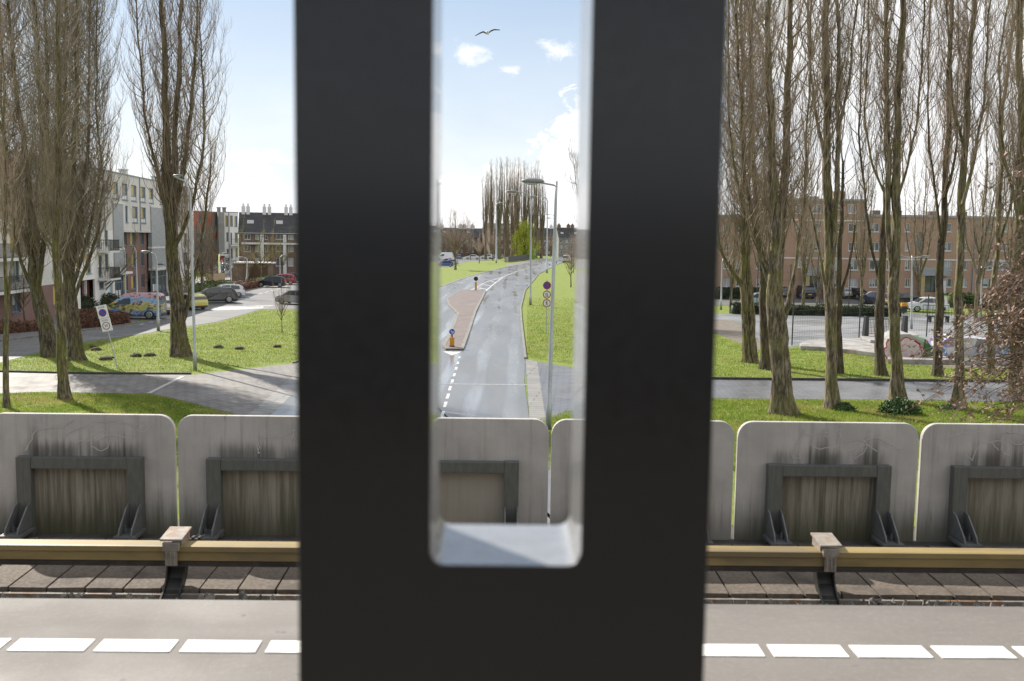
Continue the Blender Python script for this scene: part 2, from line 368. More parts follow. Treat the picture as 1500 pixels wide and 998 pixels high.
M_PLATE = pm('number_plate', (.75, .45, .03), (.7, .4, .03), .5, scale=10)
M_CPLASTIC = pm('black_plastic', (.025, .025, .026), (.035, .035, .035), .6, scale=12)
def carpaint(name, c, r=.25, metal=.3): return pm(name, c, tuple(x * .9 for x in c), r, metal, scale=3, coat=.6)
M_GRAPH = carpaint('paint_graphite', (.055, .052, .05))
M_CBLACK = carpaint('paint_black', (.018, .019, .022))
M_NAVY = carpaint('paint_navy', (.03, .04, .075))
M_CWHITE = carpaint('paint_white', (.72, .73, .74), .3, 0.)
M_SILVER = carpaint('paint_silver', (.42, .44, .46), .3, .5)
M_CRED = carpaint('paint_red', (.35, .025, .03), .3, 0.)
M_LIME = carpaint('paint_lime', (.5, .47, .12), .3, 0.)
M_CGREEN = carpaint('paint_green', (.13, .2, .085), .35, .2)
M_CBLUE = carpaint('paint_blue', (.05, .12, .35), .3, .2)
M_ICE = carpaint('paint_ice_blue', (.42, .52, .65), .3, .1)
def multi(name, cols, scale, dist, rough=.45):
    M, nt, b = newmat(name); v = coords(nt, 'Object')
    nv = nd(nt, 'ShaderNodeTexNoise', {'Vector': v, 'Scale': scale * .8, 'Detail': 3.}).outputs['Color']
    w = nd(nt, 'ShaderNodeVectorMath', {0: v, 1: nd(nt, 'ShaderNodeVectorMath', {0: nv, 'Scale': dist}, operation='SCALE').outputs[0]}, operation='ADD').outputs[0]
    vo = nd(nt, 'ShaderNodeTexVoronoi', {'Vector': w, 'Scale': scale})
    hue = nd(nt, 'ShaderNodeSeparateColor', {0: vo.outputs['Color']}).outputs[0]
    cr = nt.nodes.new('ShaderNodeValToRGB'); nt.links.new(hue, cr.inputs[0]); cr.color_ramp.interpolation = 'CONSTANT'
    e = cr.color_ramp.elements
    while len(e) < len(cols): e.new(.5)
    for i, c in enumerate(cols): e[i].position = i / len(cols); e[i].color = (*c, 1)
    col = mix(nt, mapr(nt, noise(nt, v, scale * 5, 4), .4, .7, 0, .35), cr.outputs[0], (.1, .07, .06))
    nt.links.new(col, b.inputs['Base Color']); b.inputs['Roughness'].default_value = rough; return M
M_MURAL = multi('van_mural', [(.16, .33, .55), (.55, .3, .34), (.42, .36, .1), (.05, .13, .33), (.5, .22, .1), (.13, .05, .035), (.6, .52, .5), (.2, .26, .07), (.25, .42, .55), (.04, .04, .05), (.3, .12, .06)], 5., .5, .3)
def mural():
    M, nt, b = newmat('painted_mural'); v = coords(nt, 'Object'); z = nd(nt, 'ShaderNodeSeparateXYZ', {0: v}).outputs['Z']
    n = noise(nt, v, 1.6, 4, .6); n2 = noise(nt, scaled(nt, v, (1, 1, 1.3), (3, 1, 7)), 3.2, 5, .65); n3 = noise(nt, scaled(nt, v, (1, 1, 1), (9, 4, 2)), 4.2, 4, .7); n4 = noise(nt, scaled(nt, v, (1, 1, 2), (5, 8, 1)), 6, 4, .7)
    zz = mth(nt, 'ADD', z, mth(nt, 'MULTIPLY', mth(nt, 'SUBTRACT', n, .5), 1.1))
    col = mix(nt, mapr(nt, zz, .62, .72), (.06, .19, .4), (.32, .34, .07))
    col = mix(nt, mapr(nt, zz, .95, 1.0), col, (.48, .4, .12)); col = mix(nt, mapr(nt, zz, 1.12, 1.2), col, (.22, .42, .62)); col = mix(nt, mapr(nt, zz, 1.5, 1.58), col, (.55, .33, .38))
    col = mix(nt, mapr(nt, n2, .52, .56), col, (.1, .05, .035)); col = mix(nt, mapr(nt, n3, .6, .63), col, (.6, .26, .12)); col = mix(nt, mapr(nt, n4, .62, .65), col, (.62, .6, .6)); col = mix(nt, mapr(nt, n4, .36, .33), col, (.04, .05, .1))
    nt.links.new(col, b.inputs['Base Color']); b.inputs['Roughness'].default_value = .3; return M
M_MURAL = mural()
M_GRAF2 = multi('blue_graffiti', [(.3, .42, .6), (.22, .18, .45), (.5, .55, .62), (.12, .25, .5), (.6, .6, .62), (.33, .26, .5)], 1.8, .6)
M_GRAF3 = multi('silver_graffiti', [(.45, .45, .47), (.12, .12, .14), (.3, .36, .5), (.55, .55, .55), (.2, .2, .24), (.5, .42, .42)], 2.6, .7)
M_GRAFR = pm('red_spray', (.5, .035, .05), (.42, .03, .04), .6, scale=6)
M_GRAFW = pm('pink_white_spray', (.68, .6, .58), (.55, .42, .4), .6, scale=4)
M_GRAFG = pm('green_spray', (.05, .16, .05), (.03, .1, .03), .6, scale=4)
M_CONC = pm('plaza_concrete', (.36, .35, .33), (.25, .238, .22), .5, scale=1.2, c3=(.2, .15, .12), s3=.9, space='Position')
M_PLASTER = pm('grey_plaster', (.62, .605, .575), (.56, .545, .52), .85, scale=.6, c3=(.52, .505, .48), s3=.35)
M_PLWHITE = pm('white_plaster', (.78, .765, .73), (.7, .685, .65), .85, scale=.6)
M_PLDARK = pm('dark_plaster', (.26, .255, .25), (.22, .217, .21), .85, scale=.8)  # darker grey plaster tone for end wall, chimneys and far front
def brick(name, c1, c2, c3):
    M, nt, b = newmat(name); o = coords(nt, 'Object'); s = nd(nt, 'ShaderNodeSeparateXYZ', {0: o}).outputs
    w = nd(nt, 'ShaderNodeCombineXYZ', {'X': mth(nt, 'ADD', s['X'], s['Y']), 'Y': s['Z'], 'Z': 0.}).outputs[0]
    br = nd(nt, 'ShaderNodeTexBrick', {'Vector': w, 'Color1': (*c1, 1), 'Color2': (*c2, 1), 'Mortar': (*c3, 1), 'Scale': 1., 'Mortar Size': .012, 'Brick Width': .22, 'Row Height': .075})
    col = mix(nt, mapr(nt, noise(nt, o, .5, 5, .65), .35, .7, 0, .4), br.outputs['Color'], tuple(x * .75 for x in c2))
    nt.links.new(col, b.inputs['Base Color']); b.inputs['Roughness'].default_value = .9; return M
M_BRICKR = brick('red_brown_brick', (.26, .14, .112), (.21, .112, .092), (.17, .13, .12))
M_BRICKT = brick('tan_brick', (.48, .33, .225), (.405, .275, .185), (.34, .2, .16))
M_BRICKD = brick('dark_brown_brick', (.25, .165, .13), (.2, .13, .105), (.13, .1, .085))
M_WFRAME = pm('blue_grey_frame', (.12, .19, .23), (.1, .165, .2), .5, scale=6)
M_WFRAMEW = pm('white_frame', (.66, .66, .64), (.56, .56, .54), .5, scale=6)
M_PANE = pm('window_pane', (.06, .075, .085), (.1, .12, .13), .08, scale=.7, spec=.8)
M_CURT = pm('net_curtain', (.45, .46, .45), (.3, .31, .31), .5, scale=2.5, stretch=(3, 3, .3))
M_YPANEL = pm('yellow_panel', (.6, .4, .05), (.5, .33, .04), .55, scale=4)
M_TANP = pm('tan_pillar', (.46, .35, .17), (.4, .3, .14), .6, scale=4)
M_CORR = pm('corrugated_grey', (.33, .35, .36), (.25, .265, .275), .5, scale=2, stretch=(.4, .4, 7))
M_WTRIM = pm('white_trim', (.68, .67, .65), (.58, .57, .55), .6, scale=4)
M_DKRED = pm('dark_red_wood', (.12, .03, .022), (.09, .022, .018), .6, scale=4)
M_DOORB = pm('blue_door', (.02, .05, .12), (.016, .04, .1), .5, scale=5)
M_DOORL = pm('light_blue_door', (.3, .43, .5), (.26, .38, .45), .5, scale=5)
M_REDP = pm('red_panel', (.42, .04, .03), (.35, .03, .025), .55, scale=5)
M_ORANGE = pm('orange_red_cladding', (.42, .1, .06), (.34, .08, .05), .6, scale=2)
M_ROOF = pm('dark_roof_tiles', (.05, .048, .05), (.033, .032, .034), .75, scale=1.5, stretch=(1, 1, 5), c3=(.06, .06, .035), s3=.4)
M_LEAD = pm('roof_edge_zinc', (.32, .34, .36), (.25, .27, .29), .5, scale=3)
M_WOOD = pm('fence_wood', (.4, .3, .2), (.3, .22, .14), .75, scale=3, stretch=(8, 8, .6))
M_WOODD = pm('brown_fence_wood', (.15, .1, .06), (.11, .072, .045), .8, scale=3, stretch=(8, 8, .6))
M_IRON = pm('black_iron', (.02, .02, .021), (.03, .03, .03), .55, scale=10)
M_AD = pm('advert_poster', (.6, .65, .66), (.3, .4, .42), .4, scale=1.2, c3=(.1, .45, .05), s3=.8)
M_ADG = pm('advert_green', (.08, .4, .03), (.06, .33, .03), .4, scale=3)
M_FEATH = pm('gull_feathers', (.1, .1, .105), (.07, .07, .075), .8, scale=5)
# ---------------------------------------------------------------- sky, sun
W = bpy.data.worlds.new('World'); S.world = W; W.use_nodes = True
nt = W.node_tree; nt.nodes.clear()
SUN_AZ, SUN_EL = RAD(-40), RAD(36)     # azimuth from +Y towards +X: ahead and to the left
sky = nd(nt, 'ShaderNodeTexSky', sky_type='NISHITA', sun_disc=False, sun_elevation=SUN_EL, sun_rotation=SUN_AZ, air_density=1.0, dust_density=.6, ozone_density=1.0)
dirv = nd(nt, 'ShaderNodeTexCoord').outputs['Generated']
sx = nd(nt, 'ShaderNodeSeparateXYZ', {0: dirv}).outputs
pz = mth(nt, 'ADD', mth(nt, 'MAXIMUM', sx['Z'], 0.), .16)
pl = nd(nt, 'ShaderNodeCombineXYZ', {'X': mth(nt, 'DIVIDE', sx['X'], pz), 'Y': mth(nt, 'DIVIDE', sx['Y'], pz), 'Z': 0.}).outputs[0]
nA = noise(nt, pl, 1.3, 8, .6, .3); nB = noise(nt, scaled(nt, dirv, (1, 1, 1.7)), 11, 9, .62, .4); nC = noise(nt, scaled(nt, dirv, (1, 1, 2.2)), 5, 6, .6); nD = noise(nt, scaled(nt, dirv, (1, 1, 1.5)), 42, 8, .62, .6)
def blob(px, py, wx, wy, soft=1.5):
    d = ray(px, py).normalized()
    q = nd(nt, 'ShaderNodeVectorMath', {0: dirv, 1: tuple(d)}, operation='SUBTRACT').outputs[0]
    q = nd(nt, 'ShaderNodeVectorMath', {0: q, 1: (F0 / wx, F0 / wx, F0 / wy)}, operation='MULTIPLY').outputs[0]
    L = nd(nt, 'ShaderNodeVectorMath', {0: q}, operation='LENGTH').outputs['Value']
    a = mth(nt, 'ADD', mth(nt, 'SUBTRACT', 1., L), mth(nt, 'ADD', mth(nt, 'MULTIPLY', mth(nt, 'SUBTRACT', nB, .5), 1.6), mth(nt, 'MULTIPLY', mth(nt, 'SUBTRACT', nD, .5), 3.2)))
    return mapr(nt, a, 0., soft)
cl = None
for bl in [(692, 78, 52, 20), (818, 74, 42, 20), (752, 102, 34, 13), (838, 190, 34, 62, .5), (815, 235, 62, 52, .5), (775, 262, 90, 40, .5), (855, 260, 90, 60, .4), (360, 235, 120, 60), (410, 275, 120, 45), (150, 215, 190, 50), (-60, 60, 130, 160), (500, 230, 140, 40)]:
    b_ = blob(*bl); cl = b_ if cl is None else mth(nt, 'MAXIMUM', cl, b_)
hz = mapr(nt, mth(nt, 'ADD', sx['Z'], mth(nt, 'MULTIPLY', mth(nt, 'SUBTRACT', nB, .5), .09)), .082, .04)
rt = mapr(nt, mth(nt, 'ADD', sx['X'], mth(nt, 'MULTIPLY', mth(nt, 'SUBTRACT', nC, .5), .35)), .19, .27)
gen = mapr(nt, nA, .42, .6, 0, .9)
gen = mth(nt, 'MULTIPLY', gen, mapr(nt, mth(nt, 'ADD', sx['Z'], mth(nt, 'MULTIPLY', sx['Y'], -.6)), .0, .3))   # scattered cumulus overhead and behind
for q in (hz, rt, gen): cl = mth(nt, 'MAXIMUM', cl, q)
veil = mth(nt, 'MULTIPLY', mapr(nt, sx['Z'], .26, .03), .5)
cl = mth(nt, 'MAXIMUM', cl, veil)
shade = mapr(nt, nC, .3, .7)
ccol = mix(nt, shade, (7.6, 7.8, 8.2), (9.6, 9.6, 9.6))
scol = mix(nt, cl, mix(nt, .62, sky.outputs[0], (3.9, 4.75, 6.0)), ccol)
bg = nd(nt, 'ShaderNodeBackground', {'Color': scol, 'Strength': .082})
nt.links.new(bg.outputs[0], nd(nt, 'ShaderNodeOutputWorld').inputs[0])
sl = bpy.data.lights.new('sun', 'SUN'); sl.energy = 5.0; sl.angle = RAD(.53); sl.color = (1, .945, .86)
so = bpy.data.objects.new('sun', sl); COL.objects.link(so)
sd = Vector((math.sin(SUN_AZ) * math.cos(SUN_EL), math.cos(SUN_AZ) * math.cos(SUN_EL), math.sin(SUN_EL)))
so.rotation_euler = sd.to_track_quat('Z', 'Y').to_euler(); so.location = (0, 0, 60)
S.view_settings.view_transform = 'Standard'; S.view_settings.look = 'None'; S.view_settings.exposure = .72; S.view_settings.gamma = 1
S.cycles.use_denoising = True
S.cycles.max_bounces = 6; S.cycles.transparent_max_bounces = 4
# ---------------------------------------------------------------- station: platform, slotted post, track edge, barrier
ZP = 5.4
YE = G(750, 882, ZP).y; YL0, YL1 = G(750, 960, ZP).y, G(750, 942.5, ZP).y; YS = G(750, 867, 4.29).y
mb = MB(); mb.bb((-26, -7, 3.9), (26, YE, ZP)); plat = struct('platform', mb, M_PLAT, bevel=.006)
mb = MB(); x0 = PY(39, 945, 3.86).x; pitch = (PY(1355, 945, 3.86).x - x0) / 11
for k in range(-14, 26): mb.bb((x0 + k * pitch, YL0, ZP), (x0 + k * pitch + pitch - .036, YL1, ZP + .004))
mb.build('edge_line', M_TILE, plat)
# post: a steel box section with a tall slot cut through it
yf, yb = 1.0, 1.15
xl, xr = PY(433.5, 499, yf).x, PY(1048.5, 499, yf).x
sl_, sr_ = PY(632, 499, yf).x, PY(857.5, 499, yf).x; sb = PY(740, 829, yf).z; r = .016; st_ = 8.6
arc = lambda cx, cz, a0, a1: [(cx + r * math.cos(a0 + (a1 - a0) * i / 6), cz + r * math.sin(a0 + (a1 - a0) * i / 6)) for i in range(7)]
mb = MB()
U = [(xl, 5.405), (xr, 5.405), (xr, 9.4), (xl, 9.4)]
slot = arc(sl_ + r, sb + r, PI, 1.5 * PI) + arc(sr_ - r, sb + r, 1.5 * PI, 2 * PI) + arc(sr_ - r, st_ - r, 0, .5 * PI) + arc(sl_ + r, st_ - r, .5 * PI, PI)
bm = bmesh.new()
def ringface(y, flip):
    o = [bm.verts.new((p[0], y, p[1])) for p in U]; s_ = [bm.verts.new((p[0], y, p[1])) for p in slot]
    es = [bm.edges.new((L[i], L[(i + 1) % len(L)])) for L in (o, s_) for i in range(len(L))]
    bmesh.ops.triangle_fill(bm, edges=es, use_beauty=True); return o, s_
nslot = len(slot)
o1, s1 = ringface(yf, 0); o2, s2 = ringface(yb, 1)
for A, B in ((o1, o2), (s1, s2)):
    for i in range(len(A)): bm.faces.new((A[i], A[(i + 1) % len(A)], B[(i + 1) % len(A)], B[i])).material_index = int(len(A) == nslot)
bmesh.ops.recalc_face_normals(bm, faces=bm.faces)
es = [e for e in bm.edges if len(e.link_faces) == 2 and e.calc_face_angle(0) > 1.2]
bmesh.ops.bevel(bm, geom=es, offset=.0018, segments=2, affect='EDGES', profile=.5)
me = bpy.data.meshes.new('steel_post'); bm.to_mesh(me); bm.free()
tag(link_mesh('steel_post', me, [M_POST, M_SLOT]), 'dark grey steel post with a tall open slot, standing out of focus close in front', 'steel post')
# track bed
mb = MB(); mb.bb((-26, YE + .01, 3.6), (26, 9.3, 4.19)); struct('track_bed', mb, M_KERBD)
rng = np.random.default_rng(3)
st = MB()
base_ = MB(); base_.ell((0, 0, 0), (1, 1, 1), 6, 4)
for k in range(2600):
    x = rng.uniform(-9, 9); y = rng.uniform(YS - .7, YS - .075) if k < 2000 else rng.uniform(4.5, 7.0)
    s = rng.uniform(.014, .036); sc = (s * rng.uniform(.8, 1.5), s * rng.uniform(.8, 1.3), s * rng.uniform(.6, 1.)); a = rng.uniform(0, 6.3)
    ca, sa = math.cos(a), math.sin(a); j = rng.uniform(.75, 1.2, (len(base_.v), 1)) * np.array(base_.v) * sc
    st.add([(x + p[0] * ca - p[1] * sa, y + p[0] * sa + p[1] * ca, 4.195 + sc[2] * .6 + p[2] + (rng.uniform(.0, .075) if k < 2000 else 0)) for p in j], base_.f)
tag(st.build('track_ballast', M_STONE, clean=False), kind='stuff')
mb = MB(); mb.bb((-26, YS - .05, 4.1), (26, YS - .012, 4.262)); mb.build('paving_edge', M_CAP); 
tag(bpy.data.objects['paving_edge'], kind='structure')
bpy.data.objects['paving_edge'].name = 'paving_kerb'
mb = MB(); x0 = PY(180, 862, YS).x; pw = PY(236, 862, YS).x - x0
for k in range(-50, 62):
    a = x0 + k * pw; dz = rng.uniform(-.004, .004)
    mb.add([(a + .008, YS, 4.0), (a + pw - .008, YS, 4.0), (a + pw - .008, 8.62, 4.0), (a + .008, 8.62, 4.0), (a + .008, YS, 4.292 + dz), (a + pw - .008, YS, 4.292 - dz), (a + pw - .008, 8.62, 4.318 - dz), (a + .008, 8.62, 4.318 + dz)],
           [(0, 3, 2, 1), (4, 5, 6, 7), (0, 1, 5, 4), (2, 3, 7, 6), (0, 4, 7, 3), (1, 2, 6, 5)])
struct('trackside_paving', mb, M_TSLAB)
mb = MB(); mb.bb((-26, 8.625, 4.0), (26, 9.29, 4.30)); struct('barrier_footing', mb, M_KERBD)
# conductor rail with its yellow cover
zt, zb_ = PY(300, 796, 7.5).z, PY(300, 826, 7.5).z; h = zt - zb_
tr = thing('conductor_rail', 'yellowish covered conductor rail running along the track on dark curved brackets', 'conductor rail', (0, 7.5, 0))
prof = [(-.062, zb_ + .27 * h), (-.062, zt - .30 * h), (-.075, zt - .27 * h), (-.075, zt - .03 * h), (-.06, zt), (.062, zt), (.062, zb_ + .27 * h)]
mb = MB(); mb.prism(prof, -26, 26, 'yz'); mb.build('rail_cover', M_RAILC, tr)
mb = MB(); mb.bb((-26, -.05, zb_), (26, .05, zb_ + .265 * h)); mb.bb((-26, -.066, zb_), (26, -.05, zb_ + .06 * h)); mb.build('rail_bar', M_RAILD, tr)
for bx, rt_ in ((256, 1), (1212, -1)):
    X = PY(bx, 800, 7.5).x
    br = MB()
    sx_ = .07
    path = [(.06, zb_ + .02), (.055, zb_ - .05), (.02, zb_ - .12), (-.06, zb_ - .19), (-.17, zb_ - .25), (-.27, zb_ - .29)]
    for o_ in (-sx_, sx_ - .012):
        poly = [(p[0] - .05, p[1]) for p in path] + [(p[0] + .05, p[1]) for p in reversed(path)]
        br.prism(poly, X + o_, X + o_ + .012, 'yz')
    poly = [(p[0] - .006, p[1]) for p in path] + [(p[0] + .006, p[1]) for p in reversed(path)]
    br.prism(poly, X - sx_ + .013, X + sx_ - .013, 'yz')
    bo = br.build('bracket', M_BRK, tr)
    c = MB(); c.prism([(-.09, zt + .04), (.16, zt + .066), (.16, zt + .084), (-.09, zt + .057)], X - .085, X + .085, 'yz')
    c.bb((X + .06 * rt_ - .012, -.05, zt - .01), (X + .06 * rt_ + .012, .15, zt + .05)); c.build('bracket_cap', M_CAP, bo, bevel=.003)
    c = MB(); c.bb((X - .062, -.10, zt - .035), (X + .062, -.07, zt + .03)); c.bb((X - .045, -.098, zb_ + .012), (X + .045, -.079, zt - .034))
    for q in (-.03, 0, .03): c.bb((X + q - .005, -.106, zb_ + .02), (X + q + .005, -.097, zt - .04))
    c.build('bracket_clamp', M_CAP, bo, bevel=.002)
    c = MB()
    for q in (-.025, .025): c.box((X + .1 + q, .22, zt - .02), (.018, .05, .012)); c.tube([(X + .1 + q, .2, zt - .02), (X + .13 + q, .26, zt - .015)], .006, 6)
    c.box((X + .1, .2, zt - .05), (.09, .03, .05)); c.build('rail_clip', M_BRK, bo)
# barrier panels
YW = 8.8
edges = [(-14, 256.5), (261, 531.5), (535.5, 803), (807, 1074), (1079, 1343), (1348, 1612), (1617, 1880), (-290, -18.5)]
labels = ['leftmost barrier panel, grimy pale concrete with a black line of dirt above its steel frame',
          'pale concrete barrier panel left of the post, half its steel frame hidden by it',
          'cleanest barrier panel, smooth pale concrete seen through the slot of the dark post',
          'concrete barrier panel mostly hidden behind the right side of the dark post',
          'stained barrier panel right of the post with tall black streaks above its steel frame',
          'rightmost barrier panel with pale scrawled lines, cut by the right picture edge',
          None, None]
zt_, zb2 = PY(750, 614, YW).z, 4.25; H = zt_ - zb2
for (a, b), lab in zip(edges, labels):
    if lab is None: continue
    x0, x1 = PY(a, 700, YW).x, PY(b, 700, YW).x; w = x1 - x0; rr = .135
    poly = [(-w / 2, 0), (w / 2, 0)] + [(w / 2 - rr + rr * math.cos(t), H - rr + rr * math.sin(t)) for t in [i * PI / 16 for i in range(9)]] + [(-w / 2 + rr + rr * math.cos(t), H - rr + rr * math.sin(t)) for t in [PI / 2 + i * PI / 16 for i in range(9)]]
    mb = MB(); mb.prism(poly, 0, .055, 'xz'); p = mb.build('barrier_panel', M_PANEL, bevel=.008)
    p.color = ({'leftmost': 1., 'pale': .9, 'cleanest': .12, 'concrete': .5, 'stained': 1., 'rightmost': .85}[lab.split()[0]], 0, 0, 1)
    p.location = ((x0 + x1) / 2, YW, zb2); tag(p, lab, 'barrier panel', 'concrete barrier panels along the track')
    fx = .555; ft = H - .375; lw = .13
    f = MB(); bw_ = .105
    f.bb((-fx, -.085, .02), (-fx + lw, -.004, ft)); f.bb((fx - lw, -.085, .02), (fx, -.004, ft)); f.bb((-fx + lw + .001, -.08, ft - bw_), (fx - lw - .001, -.004, ft - .004))
    fo = f.build('steel_frame', M_STEELG, p, bevel=.006)
    for s in (-1, 1):
        g = MB(); xc = s * (fx - lw / 2)
        for e in (-1, 1):
            xa = xc + e * (lw / 2 - .01)
            g.prism([(-.088, .14), (-.35, .14), (-.33, .185), (-.15, .34), (-.088, .36)], xa - .006, xa + .006, 'yz')
        g.bb((xc - lw / 2 - .03, -.37, .11), (xc + lw / 2 + .03, -.088, .135))
        for e in (-.03, .03): g.tube([(xc + e, -.24, .136), (xc + e, -.24, .175)], .018, 6); g.tube([(xc + e, -.24, .14), (xc + e, -.24, .2)], .008, 6)
        g.build('foot', M_STEELP, fo)
    if 'scrawl' in lab or 'tall' in lab or 'leftmost' in lab or 'half' in lab:
        rs = random.Random(lab)
        for k in range(4):
            q = MB()
            x, z = rs.uniform(-.55, .5), rs.uniform(H - .3, H - .1); pts = [(x, -.0015 - k * .001, z)]; a_ = rs.uniform(0, 6.3)
            for i in range(48):
                a_ += rs.uniform(-.65, .65); x += .017 * math.cos(a_); z += .013 * math.sin(a_); a_ = a_ + 2 if not (-.66 < x < .66 and H - .33 < z < H - .06) else a_; x = max(-.7, min(.7, x)); z = max(H - .36, min(H - .03, z)); pts.append((x, -.0015 - k * .001 - i * .00003, z))
            for i in range(len(pts) - 1):
                d = Vector((pts[i + 1][0] - pts[i][0], 0, pts[i + 1][2] - pts[i][2])); n_ = Vector((-d.z, 0, d.x)).normalized() * .0045
                A, B = Vector(pts[i]), Vector(pts[i + 1]); q.add([A - n_, B - n_, B + n_, A + n_], [(0, 1, 2, 3)])
            q.build('scrawl', M_SCRAWL, p, clean=False)
# unseen dark wall and roof added behind the viewer to darken the post's reflection
mb = MB(); mb.bb((-12, -6.9, ZP + .003), (12, -6.4, 7.35)); struct('added_dark_wall', mb, M_BRK)
mb = MB(); mb.bb((-12, -7.4, 10.5), (12, -1.2, 10.75)); ro_ = struct('added_dark_roof', mb, M_BRK)
for x in (-9, 9): mb = MB(); mb.bb((x - .1, -4.1, ZP + .003), (x + .1, -3.9, 10.498)); mb.build('added_roof_post', M_BRK, ro_)
# viaduct body under the track
mb = MB(); mb.bb((-26, -7, 2.9), (26, 9.28, 3.59)); struct('viaduct_deck', mb, M_KERB)
# ---------------------------------------------------------------- street level
mb = MB(); mb.add([(-1500, -60, 0), (1500, -60, 0), (1500, 2500, 0), (-1500, 2500, 0)], [(0, 1, 2, 3)]); struct('ground', mb, M_GRASS, clean=False)
Gx = lambda px, py: G(px, py).x
sheet('main_road', [(Gx(392, 612) - .9 - 2.2, -30), (Gx(775, 612) - .15, -30), (775, 612), (768, 560), (769.5, 525), (764, 475), (762.5, 452), (769, 426), (789, 402), (814, 388.5), (835, 381.5), (920, 376.5),
                    (920, 371), (831, 374.8), (804, 380), (781, 384.2), (738, 392), (684, 406), (646, 420), (600, 450), (540, 500), (432, 575), (392, 612)], .018, M_ROAD)
sheet('side_road', [(-160, 549), (0, 546), (130, 549), (285, 549.5), (430, 533), (545, 497), (432, 575), (392, 613), (360, 611), (260, 585.5), (220, 577.5), (60, 574.5), (0, 577), (-160, 580)], .012, M_PAVE)
sheet('road_edge_slabs', [(358, 613), (392, 613), (432, 575.2), (545, 497.5), (520, 497), (432, 549)], .022, M_SLABS)
mb = MB()
for a, b, w in (((218, 577), (268, 552), .2),):
    A, B = G(*a), G(*b); n_ = Vector((-(B - A).y, (B - A).x, 0)).normalized() * w / 2
    mb.add([(*(A - n_)[:2], .026), (*(B - n_)[:2], .026), (*(B + n_)[:2], .026), (*(A + n_)[:2], .026)], [(0, 1, 2, 3)])
struct('road_edge_strip', mb, M_SLABL, clean=False)
sheet('service_street', [(-160, 545), (0, 531.5), (60, 516), (115, 503), (220, 488), (234, 485), (318, 472), (383, 453.5), (430, 453), (560, 449), (640, 440), (640, 412), (430, 412), (397, 419.5), (343, 428.5), (290, 450.5), (248, 460.5), (190, 475.5), (115, 486.5), (58, 493.5), (0, 500.5), (-160, 515)], .014, M_PAVE2)
sheet('asphalt_street', [(150, 493.5), (220, 488), (234, 485), (318, 472), (383, 453.5), (430, 453), (640, 440), (640, 413), (430, 413), (397, 420), (343, 429), (290, 451), (248, 461), (205, 473)], .018, M_ROAD2)
sheet('pavement', [(-160, 500), (-160, 470), (-60, 455), (130, 438), (270, 412), (330, 398), (440, 396), (640, 396), (640, 413), (430, 413), (397, 420), (343, 429), (250, 461), (113, 488), (0, 502)], .008, M_PAVEMENT)
sheet('right_path', [(769, 528), (835, 538), (900, 549), (1045, 556.5), (1500, 561), (1700, 563), (1700, 592), (1500, 588.5), (1045, 584), (900, 597), (800, 614), (776, 622)], .012, M_PAVEW)
sheet('path_edge_slabs', [(770, 527), (787, 530), (800, 618), (776, 620)], .022, M_SLABS)
sheet('court', [(1040, 461), (1110, 458), (1300, 459), (1480, 463), (1700, 468), (1700, 533), (1500, 527), (1380, 521), (1290, 513), (1180, 506), (1128, 512), (1100, 490), (1075, 470), (1040, 468)], .012, M_COURT)
sheet('dirt_path', [(1040, 468.5), (1074, 470), (1099, 490), (1128, 513), (1118, 515), (1088, 505), (1040, 485)], .016, M_DIRT)
sheet('worn_ground', [(1285, 522), (1340, 528), (1420, 532), (1500, 533), (1500, 540), (1400, 538), (1330, 535), (1270, 527)], .01, M_DIRT)
sheet('parking_street', [(980, 434), (1600, 440), (1600, 456), (1300, 449.5), (1200, 448), (980, 448)], .016, M_ROAD2)
sheet('parking_bays', [(980, 428), (1600, 433), (1600, 441), (980, 435)], .012, M_PAVEMENT)
sheet('far_car_park', [(560, 392), (664, 391), (664, 388), (690, 383), (730, 381), (730, 377), (560, 376)], .012, M_ROAD2)
sheet('far_pavement', [(742, 391), (783, 383.6), (806, 379.6), (800, 378.4), (775, 381.5), (740, 388)], .014, M_PAVEMENT)
# kerbs
mb = MB()
ribbon(mb, [G(*p) for p in [(-160, 548.5), (0, 545.4), (130, 548.2), (280, 548.8)]], .12, 0, .1)
ribbon(mb, [G(*p) for p in [(900, 549), (1045, 556), (1500, 560.5), (1700, 562.5)]], .16, 0, .13)
struct('kerb', mb, M_KERBD)
mb = MB()
ribbon(mb, [G(*p) for p in [(769.5, 526), (764, 475), (762.5, 452), (769, 426), (789, 402), (814, 388.5), (835, 381.5)]], .16, 0, .1)
ribbon(mb, [G(*p) for p in [(646, 420), (684, 406), (738, 392), (781, 384.2)]], .4, 0, .06)
ribbon(mb, [G(*p) for p in [(0, 500.5), (58, 493.5), (115, 486.5), (190, 475.5), (205, 473)]], .14, 0, .1)
ribbon(mb, [G(*p) for p in [(343, 428.8), (397, 419.6), (430, 413)]], .14, 0, .1)
ribbon(mb, [G(*p) for p in [(430, 532.6), (545, 497)]], .12, 0, .09)
struct('road_kerb', mb, M_KERB)
# the traffic island
isl = [(655, 513.5), (676.5, 513.8), (686, 488), (696, 458), (711, 427.5), (674, 426.5), (655, 439), (658, 448), (671, 461), (666, 475), (658, 494), (650, 509)]
ip = [G(*p) for p in isl]
mb = MB(); mb.prism([(p.x, p.y) for p in ip], .01, .12); struct('traffic_island', mb, M_ISLAND)
mb = MB(); ribbon(mb, ip, .22, .005, .135, True); struct('island_kerb', mb, M_KERB)
